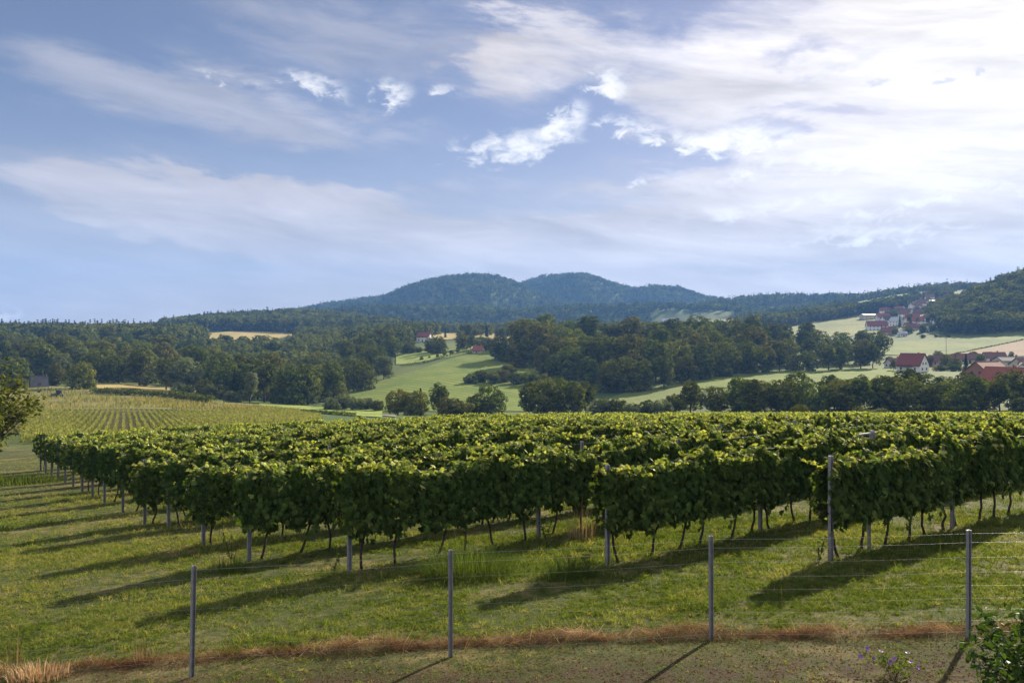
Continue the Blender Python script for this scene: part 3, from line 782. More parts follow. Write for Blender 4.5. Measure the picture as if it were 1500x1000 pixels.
# trellis of every row: grey posts and wires
M_POST = solid_mat("galvanised_post", (.29, .29, .315), .55, .12, 9.0, metal=.35, bump=.2)
M_WIRE = solid_mat("wire", (.34, .34, .35), .4, .1, 5.0, metal=.8)
def post_mesh(h, w, name="post", top=True):
    b = MB()          # folded steel channel with notched flanges
    b.box((0, w * .34, h / 2 - .25), (w, w * .16, h + .5))
    for sx in (-1, 1):
        b.box((sx * w * .43, -w * .05, h / 2 - .25 - .001), (w * .14, w * .62, h + .496))
        for k in range(int(h / .16)): b.box((sx * w * .53, -w * .1, .12 + k * .16), (w * .10, w * .2, .035))
    return b.mesh(name, M_POST)
PM = post_mesh(2.03, .085); PM2 = post_mesh(1.75, .06)
LABROW = {0: "trellis of the front row at the right, its bare end post clear of the leaves",
          1: "trellis of the second row with a crossbar on one tall post",
          2: "trellis of the third row, end post left of the tall grass tuft"}
for i, (s0, u0) in enumerate(rows):
    x = UX * u0 + VX * s0; y = UY * u0 + VY * s0; z0 = h1(x, y)
    lab = LABROW.get(i, f"grey post and wire trellis of the {rowname(i)} vine row counted from the fence")
    t = thing("vine_trellis", lab, "trellis", (x, y, z0), ROWANG, "trellises of the vineyard rows")
    k = 0; tops = []
    while k < 20:
        u = 4.95 * k; xx = x + UX * u; yy = y + UY * u
        if 750 + F * xx / yy > 1560 or yy > 80: break
        hz = h1(xx, yy) - z0
        pp = link("post", PM, t, (u, 0, hz), (0, 0, random.uniform(-.1, .1)), (1, 1, random.uniform(.97, 1.03)))
        tops.append((u, hz)); k += 1
        if i == 1 and k == 3:
            b = MB(); b.box((-.35, 0, 2.08), (1.0, .05, .05)); b.box((-.80, 0, 2.05), (.03, .03, .09)); link("crossbar", b.mesh("crossbar", M_POST), t, (u, 0, hz))
            pp.scale = (1.25, 1.25, 1.06)
    if i == 0: link("brace_post", PM2, t, (1.42, .02, h1(x + UX * 1.42, y + UY * 1.42) - z0))
    if len(tops) > 1:
        b = MB()
        for hh in (.85, 1.25, 1.65, 1.95):
            b.tube([(u, .02, hz + hh) for u, hz in tops], [.003] * len(tops), 4)
        link("wire", b.mesh("wire", M_WIRE), t)

# ------------------------------------------------------------------ woods whose trees can be told apart
def tree_line(phrase, group, pts, spacing, kinds, hs, seed, wide=1.0, depth=6.0):
    r = np.random.default_rng(seed)
    D = poly_d(pts); px = pts[0][0]; n = 0; res = []
    while px < pts[-1][0]:
        d = D(px) + r.normal(0, depth * .4)
        k = kinds[int(r.integers(0, len(kinds)))]
        res.append((px, d, k)); px += spacing * r.uniform(.75, 1.3) / d * F
    for n, (px, d, k) in enumerate(res):
        look = {'round': 'dark rounded tree', 'tall': 'tall dark green tree', 'alder': 'slender dark green tree', 'poplar': 'pale grey-green poplar', 'willow': 'grey-green spreading willow',
                'yellow': 'yellow-green tree', 'rusty': 'rusty brown-green tree', 'conifer': 'dark pointed conifer', 'bush': 'dark green bush', 'greybush': 'grey-green bush'}[k]
        h = r.uniform(*hs) * (1 - .26 * float(sstep(px, 1060, 1180)) if 'central' in phrase else 1) * {'round': .92, 'conifer': 1.05, 'yellow': .85, 'willow': .85, 'bush': .45, 'greybush': .45}.get(k, 1)
        tree(k, px, d, h, f"{look}, {ordinal(n + 1)} from left in {phrase}", group, wide * r.uniform(.9, 1.2))
W1 = [(-30, 385), (60, 375), (150, 352), (230, 338), (300, 322), (345, 303), (420, 298), (475, 304), (505, 334), (542, 386), (578, 432)]
sc_ = lambda p, k, a=-1e9, b=1e9: [(x, d * k) for x, d in p if a <= x <= b]
tree_line("the front edge of the left wood", "trees of the left wood", W1, 9.0, ['round', 'tall', 'alder', 'willow', 'round', 'alder', 'poplar'], (13, 17.5), 1)
tree_line("the second line of the left wood", "trees of the left wood", sc_(W1, 1.10), 10.5, ['round', 'tall', 'alder', 'round', 'yellow', 'rusty'], (15.5, 20), 2)
tree_line("the third line of the left wood", "trees of the left wood", sc_(W1, 1.24), 12.0, ['round', 'tall', 'round', 'round', 'rusty'], (16, 20.5), 3)
tree_line("the fourth line of the left wood", "trees of the left wood", sc_(W1, 1.42), 13.5, ['round', 'tall', 'round', 'yellow'], (17, 22), 4)
tree_line("the back line of the left wood", "trees of the left wood", sc_(W1, 1.66, -30, 300), 14.0, ['round', 'tall', 'round', 'round'], (17, 21), 5, 1.15)
W2 = [(768, 440), (800, 400), (850, 374), (900, 354), (960, 350), (1005, 376), (1060, 402), (1130, 420), (1210, 430), (1292, 436)]
tree_line("the front edge of the central wood", "trees of the wood right of the meadow", W2, 8.5, ['alder', 'round', 'tall', 'round', 'alder', 'rusty'], (14.5, 20), 11)
tree_line("the second line of the central wood", "trees of the wood right of the meadow", sc_(W2, 1.09), 10.0, ['tall', 'round', 'tall', 'yellow', 'rusty'], (20, 25), 12)
tree_line("the third line of the central wood", "trees of the wood right of the meadow", sc_(W2, 1.22), 11.5, ['tall', 'round', 'tall', 'round', 'yellow'], (22, 27), 13)
tree_line("the back line of the central wood", "trees of the wood right of the meadow", sc_(W2, 1.38, 790, 1240), 12.5, ['tall', 'round', 'alder', 'tall', 'rusty'], (24, 29), 14)
W3 = [(1012, 226), (1100, 219), (1250, 213), (1400, 208), (1530, 204)]
tree_line("the tree belt behind the vineyard", "trees of the belt behind the vineyard", W3, 6.2, ['alder', 'alder', 'alder', 'round', 'bush'], (8.7, 11.0), 21, 1.15, 4)
tree_line("the belt's second line behind the vineyard", "trees of the belt behind the vineyard", sc_(W3, 1.07, 1050), 7.5, ['yellow', 'alder', 'round', 'yellow', 'alder'], (9.3, 11.8), 22, 1.15, 4)

SINGLES = [  # kind, px, base y or None, distance, height, label
 ('round', 22, 305, 12.5, "big rounded dark tree at the left edge below the wood"),
 ('rusty', 81, 318, 9.5, "brownish round tree between the dark hut and the green round tree"),
 ('yellow', 120, 300, 10.5, "green round tree standing alone in front of the left wood"),  # yellow kind: lighter leaf colour paints in the sunlight on its green crown
 ('rustbush', 30, 298, 4.0, "low reddish bush beside the dark hut"),
 ('yellow', 300, 300, 7.0, "small yellow-green tree below the dark conifers of the left wood"),
 ('greybush', 316, 286, 5.5, "round grey-green bush left of the pale poplar"),
 ('conifer', 344, 292, 11.0, "dark pointed conifer just left of the pale poplar"),
 ('poplar', 366, 272, 11.5, "pale narrow poplar alone in front of the left wood"),
 ('greybush', 342, 270, 4.2, "low pale bush at the foot of the dark conifer"),
 ('bush', 270, 292, 4.5, "dark bush at the end of the upper field"),
 ('rusty', 497, 292, 7.0, "small olive tree at the corner of the left wood by the road"),
 ('greybush', 484, 262, 4.2, "grey-green bush by the road, leftmost of its cluster"),
 ('greybush', 503, 268, 5.2, "grey-green bush by the road, tallest of its cluster"),
 ('greybush', 520, 262, 4.4, "grey-green bush by the road, third of its cluster"),
 ('greybush', 538, 266, 4.0, "grey-green bush by the road, fourth of its cluster"),
 ('bush', 553, 258, 3.6, "small dark bush by the road, rightmost of its cluster"),
 ('yellow', 583, 226, 7.6, "broad yellow-green tree at the foot of the meadow, left of its twin"),
 ('yellow', 610, 224, 7.2, "broad yellow-green tree at the foot of the meadow, right of its twin"),
 ('conifer', 616, 250, 7.8, "small dark conifer behind the yellow-green trees"),
 ('alder', 643, 238, 9.8, "airy green tree at the foot of the sloping meadow"),
 ('rustbush', 657, 216, 5.4, "russet round bush above the vines, left of its neighbour"),
 ('rustbush', 676, 214, 4.6, "russet round bush above the vines, right of its neighbour"),
 ('bush', 697, 226, 6.0, "dark bush leaning on the round tree below the meadow"),
 ('round', 717, 228, 9.8, "dark round tree alone at the foot of the meadow"),
 ('alder', 775, 245, 11.0, "dark tree at the left end of the clump above the vines"),
 ('round', 797, 240, 11.5, "dark broad tree second from left in the clump above the vines"),
 ('round', 820, 246, 12.2, "dark broad tree in the middle of the clump above the vines"),
 ('alder', 842, 242, 11.2, "grey-lit tree fourth from left in the clump above the vines"),
 ('alder', 858, 248, 11.0, "dark tree at the right end of the clump above the vines"),
 ('greybush', 880, 232, 5.5, "grey-green bush right of the dark clump, first of a low row"),
 ('bush', 903, 230, 5.4, "dark bush right of the dark clump, second of a low row"),
 ('greybush', 925, 228, 4.2, "grey-green bush right of the dark clump, third of a low row"),
 ('bush', 948, 232, 4.8, "dark bush right of the dark clump, fourth of a low row"),
 ('greybush', 970, 226, 4.6, "grey-green bush right of the dark clump, fifth of a low row"),
 ('bush', 990, 232, 5.6, "dark bush right of the dark clump, sixth of a low row"),
 ('yellow', 1172, 150, 3.6, "small pale round tree just above the vine tops in front of the belt"),
 ('greybush', 1262, 158, 3.0, "low pale bush above the vine tops, left of its neighbour"),
 ('greybush', 1290, 154, 2.8, "low pale bush above the vine tops, right of its neighbour"),
 ('bush', 690, 372, 5.0, "dark shrub at the tip of the thicket on the meadow"),
 ('bush', 705, 378, 6.0, "dark shrub second from the tip of the meadow thicket"),
 ('bush', 722, 372, 5.5, "dark shrub third from the tip of the meadow thicket"),
 ('rustbush', 738, 380, 6.0, "brownish shrub fourth from the tip of the meadow thicket"),
 ('bush', 756, 372, 6.0, "dark shrub fifth from the tip of the meadow thicket"),
 ('bush', 774, 366, 6.5, "dark shrub sixth from the tip of the meadow thicket"),
 ('bush', 795, 360, 7.0, "dark shrub at the wood end of the meadow thicket"),
 ('yellow', 744, 398, 7.0, "small yellow tree in the meadow thicket"),
 ('round', 733, 470, 15.0, "large round tree in front of the farmhouse, left of its twin"),
 ('round', 748, 462, 14.0, "large round tree in front of the farmhouse, right of its twin"),
 ('yellow', 756, 440, 13.0, "pale yellow-green tree beside the farmhouse trees"),
 ('tall', 736, 640, 11.0, "dark column-shaped tree on the skyline of the stubble field"),
 ('rusty', 764, 640, 10.0, "reddish tree right of the dark column-shaped tree"),
 ('tall', 686, 700, 13.0, "blue-green tree on the skyline behind the stubble field"),
 ('round', 631, 530, 11.0, "dark round tree left of the stubble field"),
 ('round', 643, 520, 12.0, "dark taller tree left of the stubble field"),
 ('round', 677, 545, 11.5, "dark tree in front of the stubble field, first of four"),
 ('tall', 690, 540, 10.5, "dark tree in front of the stubble field, second of four"),
 ('round', 703, 535, 9.5, "dark tree in front of the stubble field, third of four"),
 ('round', 713, 530, 9.0, "dark tree in front of the stubble field, fourth of four"),
 ('yellow', 611, 690, 11.0, "pale tree beside the red-roofed house on the hill"),
 ('conifer', 1415, 390, 9.0, "dark conifer standing over the barn roof"),
 ('round', 1362, 452, 6.0, "dark round tree behind the white gabled house"),
 ('round', 1386, 440, 7.5, "dark round tree between the white house and the barn"),
 ('yellow', 1400, 425, 6.0, "pale round tree left of the barn"),
 ('round', 1437, 460, 6.0, "green tree behind the barn"),
 ('bush', 1398, 402, 3.6, "dark bush in the garden left of the barn"),
 ('bush', 1378, 405, 3.2, "dark bush below the white gabled house"),
 ('bush', 1422, 320, 4.0, "dark bush in front of the barn"),
 ('alder', 1309, 415, 6.0, "dark small tree left of the white gabled house"),
]
for k, px, d, h, lab in SINGLES: tree(k, px, d, h, lab, None, 1.0)
for q, (px, y) in enumerate([(618, 527.5), (629, 525), (641, 523.5), (651, 520.5), (661, 519), (671, 516.5)]):
    p = hit(px, y, 300); tree('bush', px, p.y, [2.6, 1.7, 2.2, 2.6, 3.0, 2.6][q], f"small round bush, {ordinal(q + 1)} from the left in the row along the mown meadow", "round bushes along the mown meadow", .75)
tree_line("the row left of the stubble field", "trees of the row left of the stubble field", [(562, 545), (640, 530)], 6.0, ['round', 'alder', 'bush'], (8, 10), 31)
tree_line("the group left of the red-roofed hill house", "trees left of the hill house", [(556, 700), (614, 690)], 8.0, ['round', 'tall', 'round'], (13, 17), 32)
tree_line("the row behind the stubble field", "trees along the hill crest", [(628, 720), (790, 730)], 12.0, ['round', 'tall', 'conifer', 'yellow'], (7, 11), 33)
tree_line("the skyline row above the village", "skyline trees above the village", [(1252, 1430), (1450, 1440)], 30.0, ['round', 'tall', 'bush'], (9, 17), 34)
tree_line("the trees among the upper village houses", "trees of the upper village", [(1318, 850), (1375, 800)], 9.0, ['round', 'alder', 'conifer'], (8, 13), 35)
tree_line("the upper line of village trees", "trees of the upper village", [(1300, 1000), (1385, 960)], 11.0, ['round', 'alder', 'yellow', 'round'], (7, 12), 37)
tree_line("the top line of village trees", "trees of the upper village", [(1300, 1130), (1400, 1080)], 13.0, ['round', 'tall', 'alder'], (8, 13), 38)
tree_line("the garden row behind the valley houses", "trees behind the valley houses", [(1302, 492), (1500, 500)], 11.0, ['round', 'bush', 'alder', 'yellow', 'bush'], (5, 8), 39)
tree_line("the field-edge row under the wooded hill", "trees under the wooded hill", [(1352, 690), (1400, 665)], 9.0, ['bush', 'round', 'bush'], (5, 8), 40)
tree_line("the trees below the upper village", "trees below the upper village", [(1290, 760), (1400, 730)], 11.0, ['round', 'yellow', 'round'], (6, 10), 36)

# ------------------------------------------------------------------ woods seen as a mass
M_WOOD = leaf_mat("wood_leaf", (.022, .038, .012), (.160, .172, .046), None, trans=.26, gloss=.0, objvar=.0)
M_FOREST = leaf_mat("forest_leaf", (.014, .032, .014), (.120, .145, .044), None, trans=.25, gloss=.0, objvar=.0)
def inpoly(P, D, pts):
    ins = np.zeros(P.shape, bool); n = len(pts)
    for i in range(n):
        (x0, y0), (x1, y1) = pts[i], pts[(i + 1) % n]
        c = ((y0 > D) != (y1 > D)) & (P < (x1 - x0) * (D - y0) / (y1 - y0 + 1e-9) + x0); ins ^= c
    return ins
# left hill wood behind the tan field, and its apron down to the individual trees
a = scatter(240, 600, 930, 1330, 8.0, lambda P, D, X, Y: inpoly(P, D, [(236, 1000), (285, 960), (330, 940), (420, 935), (500, 900), (575, 860), (600, 1330), (236, 1330)]), 41)
wood("hill_wood", a, 16, FT_MID, M_WOOD, "dark wood along the hilltop above the tan stubble field", 41)
a = scatter(-40, 330, 600, 800, 6.2, lambda P, D, X, Y: (D > 610 + (P > 250) * (P - 250) * 1.2) & ~((P > 285) & (D > 690)), 42)
wood("left_wood", a, 18, FT_MID, M_WOOD, "wooded crest behind the left wood against the sky", 42, (.86, 1.08))
a = scatter(280, 640, 440, 900, 9.0, lambda P, D, X, Y: (D > np.interp(P, [280, 420, 500, 592, 640], [470, 450, 500, 610, 760])) & ~((P < 436) & (D > 640)) & ~((P > 560) & (D < 580)), 43)
wood("slope_wood", a, 12, FT_MID, M_WOOD, "wooded slope between the left wood and the hilltop wood", 43)
a = scatter(120, 300, 1000, 1400, 11.0, lambda P, D, X, Y: P > 215, 44)
wood("distant_wood", a, 13, FT_MID, M_WOOD, "low wooded ridge on the skyline left of the hilltop wood", 44)
# wooded hill at the right edge
a = scatter(1360, 1640, 600, 960, 8.0, lambda P, D, X, Y: D > np.interp(P, [1360, 1375, 1400, 1450, 1500, 1600, 1640], [860, 730, 676, 662, 650, 630, 600]), 45)
wood("right_hill_wood", a, 13, FT_MID, M_WOOD, "dense dark wood covering the steep hill at the right edge", 45)
# bands of trees above the upland pasture
a = scatter(1080, 1330, 930, 1180, 8.5, lambda P, D, X, Y: (D > np.interp(P, [1080, 1120, 1200, 1260, 1330], [930, 950, 1010, 1060, 1090])) & (D < np.interp(P, [1080, 1200, 1330], [1080, 1120, 1150])), 46)
wood("upland_wood", a, 15, FT_MID, M_WOOD, "dark band of trees above the upland pasture", 46)
a = scatter(1330, 1470, 1180, 1420, 9, lambda P, D, X, Y: fbm(X / 40, Y / 40, 3) > .5, 47)
wood("village_wood", a, 11, FT_MID, M_WOOD, "scattered trees on the slope above the village", 47)
a = scatter(820, 1060, 560, 1000, 10.0, lambda P, D, X, Y: (fbm(X / 60, Y / 60, 5) > .40), 48)
wood("valley_wood", a, 13, FT_MID, M_WOOD, "wood in the hollow behind the central wood", 48)
a = scatter(560, 860, 760, 1500, 12.0, lambda P, D, X, Y: (fbm(X / 80, Y / 80, 6) > .46), 49)
wood("hollow_wood", a, 12, FT_MID, M_WOOD, "mixed wood at the foot of the mountains", 49)
# mountains
a = scatter(380, 1130, 1320, 2780, 11.5, lambda P, D, X, Y: ~((P > 950) & (P < 1080) & (D > 1290) & (D < 1560)), 50)
wood("mountain_forest", a, 13, FT_FAR, M_FOREST, "blue-green forest covering the two-humped mountain and its foothills", 50)
a = scatter(1080, 1420, 1480, 2050, 11.5, lambda P, D, X, Y: D > 0, 51)
wood("ridge_forest", a, 14, FT_FAR, M_FOREST, "forest on the long low ridge right of the mountain", 51)

# hedges
def hedge(name, label, pts, h, w, mat, n, leaf, cat='hedge'):
    r = np.random.default_rng(len(label)); P = [Vector(p) for p in pts]; seg = [(b - a).length for a, b in zip(P, P[1:])]; L = sum(seg)
    u = r.uniform(0, L, n); c = np.zeros((n, 3)); cum = np.cumsum([0] + seg)
    for i in range(len(seg)):
        k = (u >= cum[i]) & (u <= cum[i + 1]); tt = ((u[k] - cum[i]) / seg[i])[:, None]
        c[k] = np.array(P[i]) * (1 - tt) + np.array(P[i + 1]) * tt
    hh = h * (.7 + .6 * fbm(u / 2.5, u * 0, 3))
    c[:, 0] += r.normal(0, w * .35, n); c[:, 1] += r.normal(0, w * .35, n)
    c[:, 2] = height(c[:, 0], c[:, 1]) + hh * r.beta(1.6, 1.1, n)
    v, f = place_leaves(DIAM, DIAM_F, c, unit(rdir(n, r) + [0, 0, .4]), rdir(n, r), leaf * r.uniform(.6, 1.3, n))
    o = link(name, mesh_np(name, v, f, np.repeat(np.clip(r.normal(.45, .22, n), 0, 1), 4), [mat]))
    return tag(o, label, cat)
hl = lambda ps, dm: [hit(px, y, dm) for px, y in ps]
hedge("hedge", "dark hedge strip below the upper stubble field", hl([(138, 577), (200, 580), (260, 585), (308, 592)], 230), 2.4, 3.0, M_TREE, 5200, .55)
hedge("hedge", "low hedge along the top edge of the sloping meadow", hl([(586, 537), (620, 533), (650, 524), (690, 515), (716, 510)], 300), 1.6, 1.4, M_TREE, 1700, .5)
hedge("hedge", "dark garden hedge between the white gabled house and the barn", [at(1368, 408), at(1395, 404), at(1412, 400)], 2.2, 2.5, M_TREE, 1600, .5)
hedge("hedge", "thin hedge line between the green valley field and the ploughed field", hl([(1392, 521), (1440, 511), (1500, 498.5)], 500), 1.3, 1.2, M_TREE, 1800, .6)
hedge("hedge", "low hedge along the road in the valley", hl([(438, 602.5), (480, 606.5), (520, 610)], 170), .9, 1.2, M_TREE, 1500, .4)

# ------------------------------------------------------------------ corn and rough weeds on the left bank
M_CORN = leaf_mat("corn_leaf", (.075, .100, .028), (.205, .210, .080), (.30, .27, .13), trans=.35, gloss=.0, objvar=0)
def corn():
    r = np.random.default_rng(61); dx, dy = math.sin(rad(-26)), math.cos(rad(-26)); qx, qy = dy, -dx
    c = []
    for q in np.arange(-140, 60, 1.0):
        for s in np.arange(60, 260, .42): c.append((q * qx + s * dx, q * qy + s * dy))
    c = np.array(c); x = c[:, 0] + r.normal(0, .05, len(c)); y = c[:, 1] + r.normal(0, .1, len(c)); P = 750 + F * x / np.maximum(y, 1)
    yi = 500 + (CAM_Z - height(x, y)) / np.maximum(y, 1) * F
    ok = (P > 30) & (P < 470) & (y > 80) & (y < 235) & (yi > np.interp(P, [30, 345, 400, 470], [603.5, 605, 600, 611])) & (yi < 650)
    x, y = x[ok], y[ok]; z = height(x, y); n = len(x); print("CORN", n)
    k = 6; X = np.repeat(np.stack([x, y, z], -1), k, 0); a = r.uniform(0, 6.28, n * k)
    hgt = r.uniform(.15, .95, n * k)
    cc = X + np.stack([np.cos(a) * .07, np.sin(a) * .07, hgt], -1)
    tip = np.stack([np.cos(a) * .3, np.sin(a) * .3, r.uniform(.6, 1.2, n * k)], -1)
    v, f = place_leaves(FOLD * np.array([.55, 1, .3]), FOLD_F, cc, rdir(n * k, r) + [0, 0, .3], tip, r.uniform(.35, .6, n * k))
    t = np.clip(.2 + hgt / 1.2 + r.normal(0, .25, n * k), 0, 2)
    tag(link("corn_rows", mesh_np("corn_rows", v, f, np.repeat(t, 4), [M_CORN])), "parallel rows of pale green corn on the slope behind the vineyard", "corn", None, "stuff")
corn()
M_WEED = leaf_mat("dry_weed", (.085, .105, .028), (.24, .205, .09), (.36, .28, .17), trans=.3, gloss=.0, objvar=0)
def weeds(name, label, near, far, n, hgt, seed, dmin=80, w=.14):
    r = np.random.default_rng(seed); px = r.uniform(near[0][0], near[-1][0], n); ks = np.linspace(near[0][0], near[-1][0], 40)
    dn = np.interp(px, ks, [hit(p, np.interp(p, *zip(*near)), dmin).y for p in ks]); df = np.interp(px, ks, [hit(p, np.interp(p, *zip(*far)), dmin).y for p in ks])
    d = dn + (df - dn) * r.random(n); x = (px - 750) / F * d
    kp = fbm(x / 9, d / 9, seed, 3) > .42; x, d = x[kp], d[kp]; n = len(x); z = height(x, d)
    h = hgt * r.uniform(.4, 1.2, n)
    v, f = place_leaves(FOLD * np.array([w / hgt * 2, 1, .1]), FOLD_F, np.stack([x, d, z + h * .42], -1), rdir(n, r) * [1, 1, .2], np.array([0, 0, 1]) + rdir(n, r) * .25, h)
    tag(link(name, mesh_np(name, v, f, np.repeat(np.clip(r.normal(.5, .4, n) + fbm(x / 14, d / 14, 8) - .3, 0, 2), 4), [M_WEED])), label, "weeds", None, "stuff")
weeds("dry_weeds", "tall pale dry weeds on the bank above the corn", [(-40, 603), (60, 600), (200, 599), (345, 602), (440, 604)], [(-40, 574), (60, 570), (150, 573), (260, 588), (440, 603)], 15000, 1.3, 62)

# ------------------------------------------------------------------ houses
M_ROOFR = solid_mat("red_tile", (.20, .048, .034), .8, .2, 3.0); M_ROOFO = solid_mat("orange_tile", (.27, .075, .045), .8, .2, 3.0)
M_ROOFD = solid_mat("dark_tile", (.055, .050, .055), .8, .2, 3.0); M_ROOFB = solid_mat("brown_tile", (.16, .07, .052), .8, .2, 3.0)
M_ROOFG = solid_mat("grey_shingle", (.10, .095, .105), .8, .15, 3.0); M_ROOFP = solid_mat("pale_roof", (.42, .42, .44), .6, .1, 3.0)
M_WHITE = solid_mat("white_render", (.80, .78, .74), .9, .06, 2.0); M_CREAM = solid_mat("cream_render", (.58, .50, .38), .9, .08, 2.0)
M_BRICK = solid_mat("brick_wall", (.34, .16, .095), .9, .15, 4.0); M_TIMBER = solid_mat("dark_timber", (.075, .050, .035), .9, .2, 4.0)
M_PINK = solid_mat("pink_render", (.55, .36, .30), .9, .08, 2.0)
M_GLASS = solid_mat("window_glass", (.03, .035, .045), .15, .1, 2.0); M_FRAME = solid_mat("window_frame", (.30, .22, .16), .6, .1, 5.0); M_DOOR = solid_mat("door_wood", (.13, .075, .045), .7, .2, 5.0)
def house(label, px, y, dmin, w, l, hw, hr, rot, wall, roof, floors=1, chim=True, loc=None, nwin=3, cat='house', name='house', balcony=False):
    p = loc or hit(px, y, dmin)
    zmin = min(h1(p.x + a, p.y + b) for a in (-l / 2, l / 2) for b in (-w / 2, w / 2))
    t = thing(name, label, cat, (p.x, p.y, zmin), rad(rot), "houses of the valley" if cat == 'house' else None)
    b = MB(); b.prism([(-l / 2, -w / 2, -.4), (-l / 2, w / 2, -.4), (-l / 2, w / 2, hw), (-l / 2, 0, hw + hr), (-l / 2, -w / 2, hw)], (l, 0, 0))
    link('wall', b.mesh('wall', wall), t)
    b = MB(); ov = .55; k = hr / (w / 2)
    for s in (-1, 1):
        b.prism([(-l / 2 - ov, 0, hw + hr + .03), (-l / 2 - ov, s * (w / 2 + ov), hw - ov * k + .03), (-l / 2 - ov, s * (w / 2 + ov), hw - ov * k + .28), (-l / 2 - ov, 0, hw + hr + .30)], (l + 2 * ov, 0, 0))
    b.box((0, 0, hw + hr + .31), (l + 2 * ov, .3, .10))
    rf = link('roof', b.mesh('roof', roof), t)
    if chim:
        b = MB(); b.box((l * .2, w * .12, hw + hr * .9 + .35), (.6, .6, 1.7)); b.box((l * .2, w * .12, hw + hr * .9 + 1.25), (.75, .75, .12)); link('chimney', b.mesh('chimney', M_BRICK), rf)
    def win(x, yy, z, rz, ww=1.0, hh=1.2):
        b = MB(); b.box((0, -.03, 0), (ww, .10, hh), 0, 0); b.box((0, -.10, 0), (ww - .16, .05, hh - .16), 0, 1); b.box((0, -.13, 0), (.06, .05, hh - .16), 0, 0)
        link('window', b.mesh('window', [M_FRAME, M_GLASS]), t, (x, yy, z), rz)
    for fl in range(floors):
        z = 1.7 + fl * 2.7
        for s in (-1, 1):
            for q in range(nwin):
                xx = (q - (nwin - 1) / 2) * l / (nwin + .3)
                if fl == 0 and q == nwin // 2:
                    b = MB(); b.box((0, -.04, 0), (1.15, .12, 2.1)); b.box((0, -.11, .1), (.8, .05, 1.6)); link('door', b.mesh('door', M_DOOR), t, (xx, s * w / 2, 1.05), 0 if s < 0 else math.pi)
                else: win(xx, s * w / 2, z, 0 if s < 0 else math.pi)
    for s in (-1, 1):
        for fl in range(floors + (1 if hr > 3 else 0)):
            for q in (-1, 1): win(s * l / 2, q * w * (.22 if fl < floors else .14), 1.7 + fl * 2.7, s * math.pi / 2)
    if balcony:
        b = MB(); b.box((-l * .1, -w / 2 - .7, 2.75), (l * .62, 1.4, .16))
        for q in range(9): b.box((-l * .1 + (q - 4) * l * .072, -w / 2 - 1.36, 3.2), (.10, .06, .8))
        b.box((-l * .1, -w / 2 - 1.36, 3.66), (l * .62, .1, .12)); link('balcony', b.mesh('balcony', M_TIMBER), t)
    return t
house("white house with a steep red tiled roof and timber balcony in the valley", 1338, 0, 0, 9.0, 12.0, 3.6, 5.6, -56, M_WHITE, M_ROOFR, loc=at(1337, 405), balcony=True)
house("brick barn with a broad dark red roof left of the white gabled farmhouse", 1446, 0, 0, 11.5, 15.0, 4.0, 4.6, 28, M_BRICK, M_ROOFR, loc=at(1446, 322), cat='barn', name='barn', chim=False)
house("white gabled house with a bright orange-red roof below the barn", 1474, 0, 0, 9.5, 12.5, 4.4, 4.6, -60, M_WHITE, M_ROOFO, loc=at(1473, 268))
house("white house with a dark roof at the right edge beside the barn", 1492, 0, 0, 8, 11, 3.6, 3.4, 60, M_WHITE, M_ROOFD, loc=at(1496, 345))
